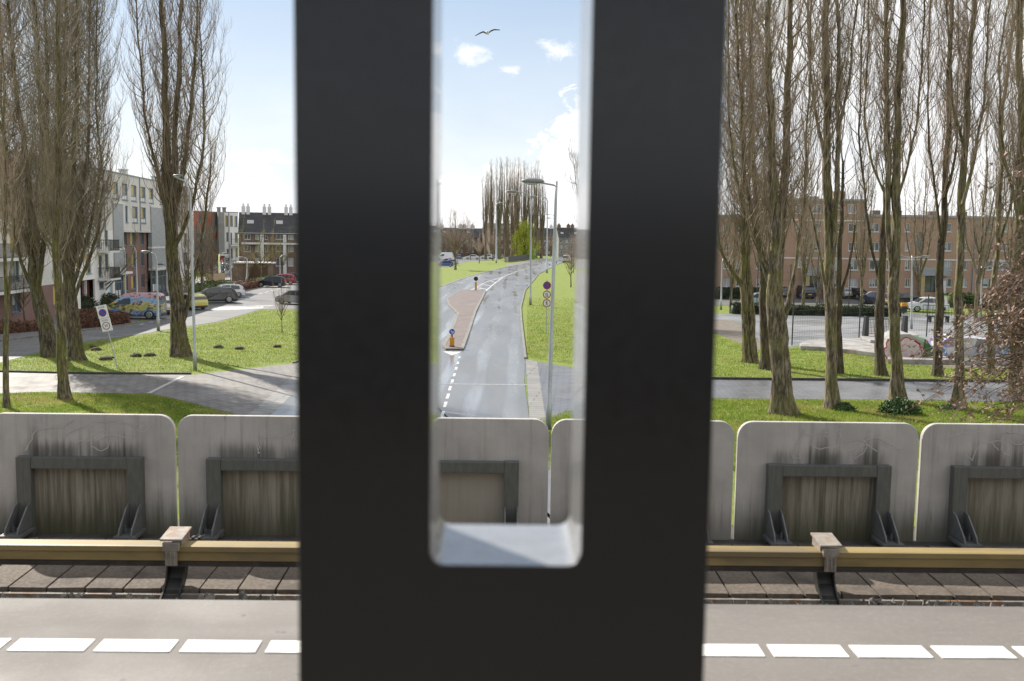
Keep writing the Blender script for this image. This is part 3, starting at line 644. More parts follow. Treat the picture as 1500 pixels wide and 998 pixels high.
# painted markings
mb = MB()
def line(a, b, w, z=.024):
    A, B = G(*a), G(*b); n_ = Vector((-(B - A).y, (B - A).x, 0)).normalized() * w / 2
    mb.add([(*(A - n_)[:2], z), (*(B - n_)[:2], z), (*(B + n_)[:2], z), (*(A + n_)[:2], z)], [(0, 1, 2, 3)])
ds = [(160, 533), (150, 563), (141, 594), (131, 627), (120, 663), (108, 701), (96, 743), (82, 789), (67, 843), (50, 905)]
for i, (x, y) in enumerate(ds):
    px, py = 630 + .2706 * x, 380 + .2706 * y; hl = 1.3 + .42 * i
    line((px + hl * .32, py - hl * .95), (px - hl * .32, py + hl * .95), .13)
line((600, 562.5), (772, 564.8), .1, .026)
pts = [(711, 427), (722, 417.5), (738, 405.5), (758, 397.5), (780, 391.5), (800, 386.5), (816, 381.5), (832, 377.6)]
for a, b in zip(pts, pts[1:]): line(a, b, .16)
line((690, 425.5), (712, 413.5), .14); line((712, 413.5), (738, 405.6), .14)
for t in (.12, .36, .6, .82):
    line((692 + 46 * t, 424 - 18.5 * t), (711 + 27 * t, 427 - 21.5 * t), .35, .022)
line((643, 447.8), (651, 447.8), .2)
A = [G(*p) for p in ((649, 515.5), (677, 515.8), (662, 521.5))]; mb.add([(p.x, p.y, .024) for p in A], [(0, 1, 2)])
struct('road_markings', mb, M_LINE, clean=False)
mb = MB()
line((310, 454.6), (383, 452.5), .5); line((318, 450.2), (400, 448), .5)
for k in range(12): line((312 + k * 6.2, 453.8 - .1 * k), (316 + k * 6.2, 450.9 - .1 * k), .35)
for k in range(8): line((352 + 9 * k, 438.5 - 2.4 * k), (357 + 9 * k, 437.2 - 2.4 * k), .18)
for k in range(4): line((205 + 13 * k, 476 - 3 * k), (211 + 13 * k, 474.6 - 3 * k), .15)
struct('street_markings', mb, M_LINE, clean=False)
sheet('raised_crossing', [(290, 451), (312, 449.5), (404, 447), (392, 452.9), (383, 453.3), (318, 456)], .0205, M_PAVEMENT)
# grass blades on the lawns that show
rng = np.random.default_rng(11)
def blades(name, n, box, keep, hmin, hmax, wd):
    x = rng.uniform(box[0], box[1], n); y = rng.uniform(box[2], box[3], n)
    q = np.stack([x, y, np.zeros(n) - CAMZ], 1); w = q @ np.array(FV)
    px = 750 + F0 * (q @ np.array(RV)) / w; py = 499 - F0 * (q @ np.array(UV)) / w
    k = keep(px, py) & (rng.uniform(0, 1, n) < np.clip(1.15 - (y - 55) / 60, .0, 1)) & (np.sin(.9 * x + 2 * np.sin(.4 * y)) * np.sin(1.3 * y + 1.5 * np.sin(.5 * x)) + .25 * np.sin(3.1 * x) * np.sin(3.7 * y) < rng.uniform(.55, 1.3, n)); x, y = x[k], y[k]; n = len(x)
    cl_ = .55 + .45 * np.sin(x * 1.7 + 1.3 * np.sin(y * 1.1)) * np.sin(y * 2.1 + np.sin(x * .9))
    h = rng.uniform(hmin, hmax, n) * (.75 + .3 * cl_); a = rng.uniform(0, 6.283, n); l = rng.uniform(0, .6, n) * h; b = rng.uniform(0, 6.283, n)
    dx, dy = np.cos(a) * wd / 2, np.sin(a) * wd / 2
    V = np.empty((n, 3, 3)); V[:, 0] = np.stack([x - dx, y - dy, 0 * x - .01], 1); V[:, 1] = np.stack([x + dx, y + dy, 0 * x - .01], 1)
    V[:, 2] = np.stack([x + np.cos(b) * l, y + np.sin(b) * l, h], 1)
    tag(fast_mesh(name, V.reshape(-1, 3), np.arange(3 * n).reshape(n, 3), M_BLADE), kind='stuff')
f1 = lambda px, py: (((px < 450) & (py > np.interp(px, [-100, 0, 60, 220, 260, 360], [580, 578, 576, 579, 587, 613])) & (px < 362)) | ((px > 1030) & (py > np.interp(px, [1040, 1500], [585.5, 590]))) | ((px > 780) & (px < 860) & (py > np.interp(px, [780, 830], [618, 603])))) & (py < 690) & (px > -60) & (px < 1560)
blades('front_lawn', 420000, (-26, 24, 27, 45), f1, .05, .14, .028)
f2 = lambda px, py: ((px < 450) & (px > -40) & (py < np.interp(px, [-100, 0, 130, 285, 440], [545, 543.5, 546.5, 547, 529.5])) & (py > np.interp(px, [0, 60, 115, 220, 318, 383, 440], [533, 518, 505, 490, 474, 455, 455]))) | \
    ((px > 1030) & (px < 1530) & (py < np.interp(px, [1040, 1500], [554, 558.5])) & (py > np.interp(px, [1040, 1090, 1118, 1180, 1290, 1380, 1500], [488, 507, 515, 508, 524, 540, 542]))) | ((px > 772) & (px < 860) & (py < np.interp(px, [772, 835], [524, 534])) & (py > 425) & (px > np.interp(py, [425, 440, 452, 475, 526], [774, 768, 766, 768, 773])))
blades('back_lawn', 460000, (-34, 34, 45, 120), f2, .05, .13, .04)
# leaf litter and worn flecks on the grass
n = 26000; x = rng.uniform(-34, 36, n); y = rng.uniform(30, 92, n); q = np.stack([x, y, np.zeros(n) - CAMZ], 1); w = q @ np.array(FV)
px = 750 + F0 * (q @ np.array(RV)) / w; py = 499 - F0 * (q @ np.array(UV)) / w
pt = np.sin(x * .55 + 2 * np.sin(y * .31)) * np.sin(y * .6 + 1.5 * np.sin(x * .23)); k = (f1(px, py) | f2(px, py)) & (rng.uniform(-1, 1.2, n) < pt); x, y = x[k], y[k]; n = len(x)
a = rng.uniform(0, 6.283, n); s = rng.uniform(.03, .075, n); V = np.empty((n, 4, 3))
for i in range(4): V[:, i] = np.stack([x + np.cos(a + i * 1.571) * s * (1 if i % 2 else .55), y + np.sin(a + i * 1.571) * s * (1 if i % 2 else .55), rng.uniform(.05, .12, n)], 1)
tag(fast_mesh('leaf_litter', V.reshape(-1, 3), np.arange(4 * n).reshape(n, 4), M_LITTER), kind='stuff')
# molehills
mp = MB(); mp.ell((0, 0, 0), (.42, .36, .17), 14, 7)
hill_me = None
for i, (px, py, s, lab) in enumerate([(136, 509, .55, 'small dark molehill on the shaded lawn nearest the big trunks'), (141, 513, .8, 'flat dark molehill beside the two big poplar trunks'), (155, 527, .9, 'dark molehill left of the leaning sign post'), (163, 524.5, .4, 'tiny molehill just left of the leaning sign post'),
        (199, 522, .85, 'dark molehill right of the leaning sign post'), (219, 521.5, .8, 'dark molehill just left of the large forked poplar'), (320, 509.5, .85, 'molehill right of the tall street lamp on the lawn'), (351, 511.5, .75, 'molehill on the bright lawn between street lamp and young tree'), (406, 508.5, .7, 'molehill at the right end of the bright lawn beside the post')]):
    if hill_me is None:
        rs = random.Random(5); mp.v = [(p[0] * rs.uniform(.85, 1.15), p[1] * rs.uniform(.85, 1.15), p[2] * rs.uniform(.75, 1.25)) for p in mp.v]
        o = mp.build('molehill', M_SOIL, smooth=True); hill_me = o
    else: o = hill_me.copy(); COL.objects.link(o)
    o.location = G(px, py, .02); o.rotation_euler = (0, 0, i * 1.3); o.scale = (s, s, s * 1.35); tag(o, lab, 'molehill', 'molehills on the left lawn')
# ---------------------------------------------------------------- trees
class TB:
    """many thin tubes in one mesh"""
    def __init__(s): s.g = {}
    def add(s, pts, r, sides=3): s.g.setdefault((len(pts), sides), []).append((pts, r))
    def arrays(s):
        Vs, Qs, k = [], [], 0
        for (n, sd), L in s.g.items():
            P = np.array([a[0] for a in L], dtype=float).reshape(len(L), n, 3); Rr = np.array([a[1] for a in L], dtype=float).reshape(len(L), n)
            T = np.gradient(P, axis=1); T /= np.linalg.norm(T, axis=2, keepdims=True) + 1e-9
            ref = np.where(np.abs(T[:, :1, 0:1]) < .8, np.array([1., 0, 0]), np.array([0, 1., 0])); ref = np.broadcast_to(ref, T.shape)
            u = np.cross(T, ref); u /= np.linalg.norm(u, axis=2, keepdims=True) + 1e-9; v = np.cross(T, u)
            a = 2 * np.pi * np.arange(sd) / sd
            ring = P[:, :, None, :] + Rr[:, :, None, None] * (np.cos(a)[None, None, :, None] * u[:, :, None, :] + np.sin(a)[None, None, :, None] * v[:, :, None, :])
            Vs.append(ring.reshape(-1, 3)); m_ = len(L)
            idx = np.arange(m_ * n * sd).reshape(m_, n, sd) + k; nx = np.roll(idx, -1, axis=2)
            q = np.stack([idx[:, :-1], nx[:, :-1], nx[:, 1:], idx[:, 1:]], axis=-1); Qs.append(q.reshape(-1, 4)); k += m_ * n * sd
        return np.concatenate(Vs), np.concatenate(Qs)
    def build(s, name, mat, parent): 
        V, Q = s.arrays(); return fast_mesh(name, V, Q, mat, parent)
def smooth_stem(pts, step=.3, wob=.0, rs=None):
    P = np.array(pts, dtype=float); L = np.concatenate([[0], np.cumsum(np.linalg.norm(np.diff(P[:, :3], axis=0), axis=1))])
    n = max(4, int(L[-1] / step)); t = np.linspace(0, L[-1], n)
    Q = np.stack([np.interp(t, L, P[:, i]) for i in range(4)], 1)
    if n > 7:
        K = Q.copy()
        for _ in range(2):
            K[2:-2] = (K[:-4] + K[1:-3] + K[2:-2] + K[3:-1] + K[4:]) / 5
        Q = K
    if wob and rs is not None:
        ph = rs.uniform(0, 6, 4); Q[:, 0] += wob * (np.sin(t * 1.3 + ph[0]) + .6 * np.sin(t * 2.9 + ph[1])) * np.minimum(1, t / 2); Q[:, 1] += wob * (np.sin(t * 1.1 + ph[2]) + .6 * np.sin(t * 2.5 + ph[3])) * np.minimum(1, t / 2)
    return Q, t
def fluted(stems, seed, sides=16, flare=.5):
    """trunk and main stems as ribbed tubes with root flare"""
    rs = np.random.default_rng(seed); Vs, Qs, k = [], [], 0
    for si, (Q, t) in enumerate(stems):
        n = len(Q); a = 2 * np.pi * np.arange(sides) / sides; ph = rs.uniform(0, 6, 6); z = Q[:, 2:3]
        m_ = 1 + .07 * np.sin(3 * a + ph[0] + .25 * z) + .06 * np.sin(5 * a + ph[1] - .4 * z) + .05 * np.sin(7 * a + ph[2] + .9 * z) + .06 * np.sin(2 * a + ph[4] + 1.3 * z)
        m_ = m_ + rs.normal(0, .04, m_.shape)
        if si == 0 and flare: m_ = m_ * (1 + flare * np.exp(-np.maximum(z, 0) / .35) * (1 + .5 * np.sin(4 * a + ph[3])))
        R_ = Q[:, 3:4] * m_
        T = np.gradient(Q[:, :3], axis=0); T /= np.linalg.norm(T, axis=1, keepdims=True)
        u = np.cross(np.array([0, 1., 0]), T); u /= np.linalg.norm(u, axis=1, keepdims=True); v = np.cross(T, u)
        V = Q[:, None, :3] + R_[:, :, None] * (np.cos(a)[None, :, None] * u[:, None, :] + np.sin(a)[None, :, None] * v[:, None, :])
        idx = np.arange(n * sides).reshape(n, sides) + k; nx = np.roll(idx, -1, axis=1)
        Qs.append(np.stack([idx[:-1], nx[:-1], nx[1:], idx[1:]], -1).reshape(-1, 4)); Vs.append(V.reshape(-1, 3)); k += n * sides
    return np.concatenate(Vs), np.concatenate(Qs)
def limb(rs, p0, L, reach, az, r0, r1, n=7, wig=.06, sag=0., up=1.):
    ca, sa = math.cos(az), math.sin(az); pts, rr = [], []; wx = wy = 0.
    for i in range(n):
        s = i / (n - 1); h = reach * (1 - (1 - s) ** 2.1)
        if i: wx += rs.normal(0, wig) * L * .3; wy += rs.normal(0, wig) * L * .3
        pts.append((p0[0] + ca * h + wx, p0[1] + sa * h + wy, p0[2] + L * up * (.72 * s + .28 * s * s) - sag * s * s)); rr.append(r0 + (r1 - r0) * s ** .7)
    return pts, rr
def crown(stems, seed, zlo, rc, dens=11., tw=6., Lm=(1.5, 3.6), fz=None, thick=1., ztop=30., low=0., up=1.):
    """upswept limbs with twigs along every stem"""
    rs = np.random.default_rng(seed); tb = TB()
    def twigs(pts, rr, L, k):
        for _ in range(k):
            s = rs.uniform(.12, 1) * (len(pts) - 1); i = min(int(s), len(pts) - 2); f = s - i; p = np.array(pts[i]) * (1 - f) + np.array(pts[i + 1]) * f
            lt = rs.uniform(.35, 1.25) * min(1, .45 + L / 4); az = rs.uniform(0, 6.283); sp = rs.uniform(.1, .5) * lt
            q, r_ = limb(rs, p, lt, sp, az, .0062 * thick, .0026 * thick, 5, .16); tb.add(q, r_, 3)
            if rs.uniform() < .55:
                az2 = az + rs.normal(0, 1.2); q2, r2 = limb(rs, q[1], lt * rs.uniform(.35, .7), sp * .7, az2, .005 * thick, .0025 * thick, 3, .12); tb.add(q2, r2, 3)
    for si, (Q, t) in enumerate(stems):
        az = rs.uniform(0, 6.28); acc = 0.
        for i in range(1, len(Q)):
            x, y, z, r = Q[i]
            if z < zlo or z > ztop:
                if low and z > 1.6 and rs.uniform() < low:
                    p = (x, y, z); a_ = rs.uniform(0, 6.283); L = rs.uniform(.4, 1.5); q, r_ = limb(rs, p, L, L * rs.uniform(.2, .6), a_, .011, .004, 5, .1); tb.add(q, r_, 3); twigs(q, r_, L, 2)
                continue
            acc += dens * (t[i] - t[i - 1]) * (1. if si == 0 else .75)
            while acc > 1:
                acc -= 1; az += 2.4 + rs.normal(0, .5)
                env = min(1., .45 + (z - zlo) / 5.) * max(.25, 1 - max(0, z - .62 * ztop) / (.5 * ztop))
                L = rs.uniform(*Lm) * (1 - .25 * z / ztop); reach = rc * env * rs.uniform(.25, 1.) ** .8
                r0 = min(r * .55, .008 + .0095 * L * rs.uniform(.4, 1.3)) * thick ** .5
                q, r_ = limb(rs, (x, y, z), L, reach, az, max(r0, .012), .006 * thick, 7, .07, 0., up)
                tb.add(q, r_, 4); twigs(q, r_, L, int(rs.poisson(tw * L * .85)))
        # leading shoot
        x, y, z, r = Q[-1]; q, r_ = limb(rs, (x, y, z), 1.8, .2, rs.uniform(0, 6), max(r, .02), .006, 6); tb.add(q, r_, 4); twigs(q, r_, 1.8, 8)
    return tb
def px_stem(pts, B, rs, drift=.07):
    out = []; k = rs.uniform(-drift, drift)
    for px, py, w in pts:
        yt = B.y; p = PY(px, py, yt); yt = B.y + k * max(0, p.z) * .5; p = PY(px, py, yt); out.append((p.x - B.x, p.y - B.y, p.z, max(.02, .43 * w * yt / F0)))
    return out
def tree(label, base, stems, zlo, rc, seed, mat=None, name='poplar_tree', cat='tree', group=None, ztop=26., twm=None, low=.0, flare=.28, **k):
    B = G(*base); B.z = 0; t = thing(name, label, cat, B, 0, group); rs = np.random.default_rng(seed + 99); S_ = []
    for i, s in enumerate(stems):
        s = px_stem(s, B, rs)
        if i == 0: s[0] = (0, 0, -.06, s[0][3])
        # carry every stem that leaves the picture on to its tip
        x, y, z, r = s[-1]
        if z > 12 and z < ztop: s.append((x + rs.uniform(-.5, .5), y + rs.uniform(-.5, .5), ztop - rs.uniform(0, 3) - (0 if i == 0 else 2), .025))
        S_.append(smooth_stem(s, .28, .03, rs))
    V, Q = fluted(S_, seed, flare=flare); fast_mesh('trunk', V, Q, mat or M_BARK, t, True)
    crown(S_, seed, zlo, rc, ztop=ztop, low=low, **k).build('crown', twm or M_TWIG, t)
    return t
GL, GR = 'bare poplars on the left lawn', 'bare poplars along the right path'
# --- left
tree('slender mossy young tree at the far left edge, on the near lawn', (10, 597), [[(10, 597, 11), (9, 540, 9), (8, 480, 8), (10, 430, 7), (8, 390, 6), (8, 330, 5), (6, 200, 4), (5, 60, 3)], [(10, 455, 5), (16, 420, 4), (18, 380, 3), (21, 320, 2)]], 6., 1.0, 21, M_BARKM, group=GL, ztop=17, dens=6, tw=5)
tree('mossy straight poplar on the near left lawn, in front of two bigger trunks', (95.5, 585), [[(95.5, 585, 20), (93, 560, 17.5), (90, 500, 15), (87, 440, 14), (84, 400, 13), (82, 340, 11.5), (85, 250, 10), (86, 150, 8), (85, 0, 6)]], 5.5, 1.5, 22, M_BARKM, group=GL, dens=13, tw=7, low=.3)
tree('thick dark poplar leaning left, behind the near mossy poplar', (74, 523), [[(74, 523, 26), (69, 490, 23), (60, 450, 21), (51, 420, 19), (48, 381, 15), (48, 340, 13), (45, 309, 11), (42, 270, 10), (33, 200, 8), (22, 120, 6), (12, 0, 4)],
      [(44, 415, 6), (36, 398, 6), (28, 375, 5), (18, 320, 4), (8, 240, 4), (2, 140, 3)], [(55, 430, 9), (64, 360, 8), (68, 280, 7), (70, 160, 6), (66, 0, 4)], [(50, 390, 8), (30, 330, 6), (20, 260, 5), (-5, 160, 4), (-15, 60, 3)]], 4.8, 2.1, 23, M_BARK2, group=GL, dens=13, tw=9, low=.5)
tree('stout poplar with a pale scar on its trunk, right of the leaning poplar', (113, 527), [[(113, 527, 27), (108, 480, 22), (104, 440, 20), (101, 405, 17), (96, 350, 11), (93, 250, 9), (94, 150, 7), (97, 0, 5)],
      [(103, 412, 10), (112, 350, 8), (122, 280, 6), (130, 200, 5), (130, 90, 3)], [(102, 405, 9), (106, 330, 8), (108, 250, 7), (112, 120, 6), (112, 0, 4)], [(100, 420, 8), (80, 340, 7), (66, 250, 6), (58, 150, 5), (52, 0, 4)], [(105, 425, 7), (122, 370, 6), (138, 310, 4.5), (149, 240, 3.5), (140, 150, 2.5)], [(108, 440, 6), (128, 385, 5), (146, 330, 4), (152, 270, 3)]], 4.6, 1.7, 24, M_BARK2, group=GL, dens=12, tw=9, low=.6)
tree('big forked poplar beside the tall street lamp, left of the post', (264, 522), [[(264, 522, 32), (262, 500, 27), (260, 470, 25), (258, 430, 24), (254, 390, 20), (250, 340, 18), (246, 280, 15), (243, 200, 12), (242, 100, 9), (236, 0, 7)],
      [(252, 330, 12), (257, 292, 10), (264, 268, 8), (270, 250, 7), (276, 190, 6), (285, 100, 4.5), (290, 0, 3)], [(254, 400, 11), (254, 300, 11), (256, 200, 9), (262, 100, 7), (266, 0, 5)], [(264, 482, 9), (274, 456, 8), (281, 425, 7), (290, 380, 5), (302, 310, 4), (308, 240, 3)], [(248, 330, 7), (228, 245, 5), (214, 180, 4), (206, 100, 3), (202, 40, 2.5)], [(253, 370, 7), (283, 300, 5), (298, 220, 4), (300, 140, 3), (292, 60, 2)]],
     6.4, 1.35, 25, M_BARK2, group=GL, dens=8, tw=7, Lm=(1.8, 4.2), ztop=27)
# --- right
tree('double-trunked mossy poplar nearest the right edge of the dark post', (1095, 531), [[(1092, 531, 16), (1092, 480, 12), (1090, 430, 12), (1089, 385, 11), (1089, 330, 10), (1089, 250, 8), (1088, 120, 6), (1086, 0, 4)], [(1104, 531, 16), (1101, 490, 13), (1099, 450, 12), (1097, 410, 11), (1094, 370, 9), (1096, 300, 6), (1099, 200, 5), (1101, 60, 4)], [(1092, 428, 8), (1083, 411, 7), (1060, 383, 5), (1051, 340, 4), (1048, 240, 3), (1050, 120, 3)]], 5.5, 2.2, 31, M_BARKM, group=GR, dens=11, tw=7, low=.25)
tree('dark poplar half hidden behind the thickest right-hand poplar', (1122, 541), [[(1122, 541, 22), (1121, 500, 17), (1119, 440, 15), (1117, 400, 12), (1110, 330, 9), (1103, 250, 7), (1099, 100, 5)]], 7, 2.0, 32, M_BARKD, group=GR, dens=7, tw=6)
tree('thickest poplar, splitting into several upright stems right of the post', (1147, 606), [[(1147, 606, 42), (1143, 560, 35), (1140, 500, 32), (1136, 440, 30), (1134, 405, 24), (1138, 330, 18), (1133, 260, 14), (1130, 210, 13), (1127, 120, 11), (1124, 0, 8)],
      [(1136, 420, 18), (1144, 340, 16), (1149, 260, 14), (1152, 190, 12), (1155, 110, 10), (1158, 0, 8)], [(1131, 425, 10), (1115, 375, 9), (1100, 320, 7), (1090, 240, 6), (1083, 120, 5), (1078, 0, 4)], [(1148, 470, 9), (1158, 430, 9), (1166, 400, 6), (1172, 340, 5), (1180, 260, 4), (1184, 160, 3)], [(1128, 400, 7), (1098, 340, 5), (1078, 270, 4), (1068, 180, 3), (1066, 80, 3)]], 6., 1.6, 33, M_BARK, group=GR, dens=6.5, tw=7.5, Lm=(1.8, 4.6), low=.12)
tree('straight light-barked poplar with a low bush at its foot, second from the post', (1222, 599), [[(1222, 599, 26), (1219, 570, 21), (1217, 500, 19), (1215, 420, 18), (1214, 350, 16), (1211, 260, 14), (1211, 150, 12), (1209, 0, 10)], [(1218, 400, 8), (1224, 330, 8.5), (1226, 260, 8), (1228, 180, 7.5), (1229, 80, 6), (1226, 0, 5)],
      [(1213, 255, 6), (1205, 216, 6), (1195, 180, 5), (1188, 100, 4), (1182, 0, 3)], [(1228, 190, 4), (1240, 140, 3.5), (1248, 80, 3), (1254, 20, 3)], [(1212, 430, 5), (1205, 400, 4.5), (1200, 370, 4), (1190, 320, 3), (1176, 270, 2)]], 10.0, 1.2, 34, M_BARK, group=GR, dens=4.8, tw=7.5, Lm=(1.8, 4.6), ztop=27)
tree('slim dark poplar just behind the straight light-barked poplar', (1231, 547), [[(1231, 547, 11), (1229, 480, 9), (1229, 400, 8), (1232, 330, 6), (1236, 240, 4)], [(1229, 440, 4), (1244, 390, 4), (1252, 330, 3)]], 7, 1.6, 35, M_BARKD, group=GR, ztop=15, dens=4, tw=4.5)
tree('dark slender poplar in front of the black railings', (1290, 550), [[(1290, 550, 20), (1288, 520, 15), (1289, 440, 14), (1290, 400, 13), (1294, 364, 11), (1296, 318, 9), (1300, 257, 8), (1299, 180, 7), (1297, 0, 5)], [(1289, 420, 5), (1278, 370, 4), (1268, 300, 3.5), (1258, 200, 3), (1262, 80, 2.5)]], 8.5, 1.25, 36, M_BARKD, group=GR, dens=5, tw=7.5, Lm=(1.8, 4.6))
tree('light-barked poplar rising from a round green bush', (1316, 588), [[(1316, 588, 25), (1314, 560, 21), (1310, 480, 18), (1309, 420, 17), (1312, 364, 16), (1314, 318, 14), (1313, 257, 13), (1314, 180, 11.5), (1319, 75, 10), (1322, 0, 9)], [(1308, 430, 9), (1303, 364, 9), (1301, 300, 9), (1301, 200, 8), (1299, 90, 6), (1298, 0, 5)], [(1303, 300, 4), (1288, 265, 4), (1274, 240, 3.5), (1266, 160, 3), (1272, 60, 2.5)], [(1315, 290, 5), (1334, 230, 4), (1345, 160, 3.5), (1352, 80, 3)]], 9.5, 1.25, 37, M_BARK, group=GR, dens=5, tw=7.5, Lm=(1.8, 4.6), ztop=27)
tree('dark poplar in front of the graffiti ramps', (1373, 551), [[(1373, 551, 18), (1374, 520, 14), (1376, 440, 13), (1377, 380, 12), (1382, 333, 10.5), (1386, 241, 9), (1390, 180, 8), (1391, 90, 7), (1394, 0, 6)], [(1379, 350, 5), (1372, 300, 4), (1364, 240, 3.5), (1358, 150, 3)], [(1384, 290, 5), (1396, 250, 4), (1402, 200, 3)]], 8.5, 1.25, 38, M_BARKD, group=GR, dens=5, tw=7.5, Lm=(1.8, 4.6))
tree('straight pale-barked poplar, last of the near row before the brown-leaved beech', (1403, 599), [[(1403, 599, 24), (1403, 570, 18), (1405, 500, 15), (1404, 420, 13), (1406, 364, 12), (1409, 318, 12), (1412, 241, 11), (1417, 150, 10), (1423, 60, 8), (1426, 0, 7)], [(1410, 300, 6), (1428, 230, 5), (1440, 170, 4), (1446, 60, 3)], [(1413, 220, 5), (1400, 170, 4), (1392, 110, 3), (1386, 20, 3)]], 9, 1.25, 39, M_BARK, group=GR, dens=5, tw=7.5, Lm=(1.8, 4.6), ztop=27)
tree('thin poplar standing behind the brown-leaved beech twigs', (1451, 546), [[(1451, 546, 13), (1451, 480, 11), (1457, 395, 9), (1463, 349, 8), (1465, 272, 7), (1467, 180, 6), (1480, 60, 5), (1492, 0, 4)], [(1460, 370, 5), (1478, 310, 4), (1488, 240, 3)]], 7.5, 1.25, 40, M_BARKM, group=GR, dens=5, tw=7.5, Lm=(1.8, 4.6))
iv = tree('ivy-covered dark poplar at the right picture edge', (1490, 577), [[(1490, 577, 24), (1490, 480, 21), (1493, 400, 17), (1496, 300, 16), (1498, 200, 15), (1494, 100, 11), (1492, 0, 9)], [(1494, 330, 6), (1478, 260, 5), (1466, 200, 4), (1462, 100, 3)]], 8.5, 1.25, 41, M_BARKM, group=GR, dens=5, tw=7.5, Lm=(1.8, 4.6))
# trees outside the row whose crowns reach into the frame are copies of these kinds
def generic(seed, H, nst, rc, zlo, spread, name, label, twm, mat, thick=1., dens=9, tw=6, broad=False, r0=None, fast=1.):
    rs = np.random.default_rng(seed); t = thing(name, label, 'tree'); r0 = r0 or H * .018; S_ = []
    main = [(0, 0, -.05, r0), (0.05, 0, H * .08, r0 * .85), (rs.normal(0, .1), rs.normal(0, .1), H * .3, r0 * .65), (rs.normal(0, .2), rs.normal(0, .2), H * .65, r0 * .35), (rs.normal(0, .2), rs.normal(0, .2), H * .95, .03)]
    S_.append(smooth_stem(main, .3 if H < 16 else .5, .04, rs))
    for i in range(nst):
        a = i * 2.4 + rs.uniform(-.4, .4); z0 = H * rs.uniform(.12, .35) if not broad else H * rs.uniform(.2, .42); sp = spread * rs.uniform(.6, 1.1); zt = H * rs.uniform(.72, .97) if not broad else H * rs.uniform(.55, .98)
        ca, sa = math.cos(a), math.sin(a); r_ = r0 * .5
        S_.append(smooth_stem([(0, 0, z0, r_), (ca * sp * .45, sa * sp * .45, z0 + (zt - z0) * (.18 if not broad else .3), r_ * .8), (ca * sp * .85, sa * sp * .85, z0 + (zt - z0) * .55, r_ * .5), (ca * sp, sa * sp, zt, .02)], .3 if H < 16 else .5, .05, rs))
    V, Q = fluted(S_, seed, 10, .3); fast_mesh('trunk', V, Q, mat, t, True)
    crown(S_, seed, zlo, rc, ztop=H, dens=dens, tw=tw, thick=thick, Lm=(1.2, 3.2) if H > 9 else (.5, 1.5), up=.55 if broad else 1.).build('crown', twm, t)
    return t
# the row of tall poplars far down the road
kinds = [generic(51 + i, 29, 7, 1.7, 4.5, 1.5, 'poplar_tree', 'x', M_TWIGF, M_BARK, 1.3, 3.2, 4.5, r0=.6) for i in range(3)]
used = set()
def place(k, base, label, group, rz, sc=1.0, y=None):
    o = k
    loc = G(*base); loc.z = 0
    if k.name not in used: used.add(k.name); o.location = loc; o.rotation_euler = (0, 0, rz); o.scale = (sc,) * 3 if not isinstance(sc, tuple) else sc
    else: o = dup(k, loc, rz, None, sc)
    o['label'] = label; o['group'] = group; return o
ords = ['leftmost', 'second', 'third', 'fourth', 'fifth', 'sixth', 'seventh', 'eighth', 'ninth', 'rightmost']
fp = [(711, 380.5, 250), (719, 379.5, 236), (731, 380, 234), (741, 379.5, 230), (750, 379, 240), (757, 379.5, 234), (767, 379, 236), (777, 379, 242), (785, 378.5, 238), (793, 378.5, 256)]
for i, (px, py, top) in enumerate(fp):
    b = G(px, py); H = upz(px, top, b)
    place(kinds[i % 3], (px, py), ords[i] + ' of the ten tall bare poplars far down the road' if i in (0, 9) else ords[i] + ' from the left of the ten tall poplars far down the road', 'tall poplars far down the road', i * 1.9, (H / 29 * .85, H / 29 * .85, H / 29))
# broad bare trees
bt = [generic(61 + i, 12, 9, 1.5, 3, 3.6, 'bare_tree', 'x', M_TWIGF, M_BARK, 1.4, 4.5, 6, True, .26) for i in range(2)]
g = 'bare street trees in the distance'
for i, (px, py, top, lab, w) in enumerate([(667, 395.5, 312, 'round bare tree by the parked blue car, seen through the slot', 1.), (702, 386, 345, 'small bare tree left of the far tall poplars, on the grass', .8), (650, 380, 340, 'bare tree behind the white van at the left edge of the slot view', 1.), (689, 381, 343, 'bare tree in front of the far dark-roofed terrace, left part', .9), (722, 382, 340, 'low bare tree under the far tall poplars', 1.),
        (806, 377, 342, 'bare tree to the right of the yellow-green willow', .9), (822, 376, 348, 'bare tree at the bend of the road behind the white van', 1.0), (846, 378, 340, 'bare tree behind the right side of the slot, by the bend', 1.1), (812, 374.5, 350, 'small bare tree behind the blue street sign', .8)]):
    b = G(px, py); s = upz(px, top, b) / 12; place(bt[i % 2], (px, py), lab, g, i * 1.1, (s * w, s * w, s))
b = G(884, 470); s = upz(884, 185, b) / 12
place(bt[1], (884, 470), 'tall bare tree behind the right post bar, its branches reaching into the slot', g, 2.2, (s * .62, s * .62, s))
# street trees at the left
st_ = [generic(71 + i, 6.5, 8, .8, 2., 2.7, 'street_tree', 'x', M_BUD if i else M_TWIG, M_BARK, .9, 6, 4.5, True, .11) for i in range(2)]
g = 'street trees before the left houses'
for i, (px, py, top, lab, w, k) in enumerate([(154, 449, 340, 'small bare street tree before the white house front with balconies', 1.1, 1), (205, 436, 375, 'thin bare street tree before the red-brown brick front', .7, 0), (382, 411, 338, 'round budding street tree before the dark-roofed terrace', 1.05, 1), (413, 402, 350, 'budding street tree close to the left edge of the post', 1., 1),
        (36, 477, 385, 'small bare tree before the picket fence at far left', .9, 0), (346, 417, 372, 'slim young street tree before the wooden fence corner', .5, 0), (364, 414, 362, 'slender young street tree left of the round budding tree', .55, 0)]):
    b = G(px, py); s = upz(px, top, b) / 6.5; place(st_[k], (px, py), lab, g, i * 1.7, (s * w, s * w, s))
b = G(413, 488); s = upz(413, 412, b) / 6.5
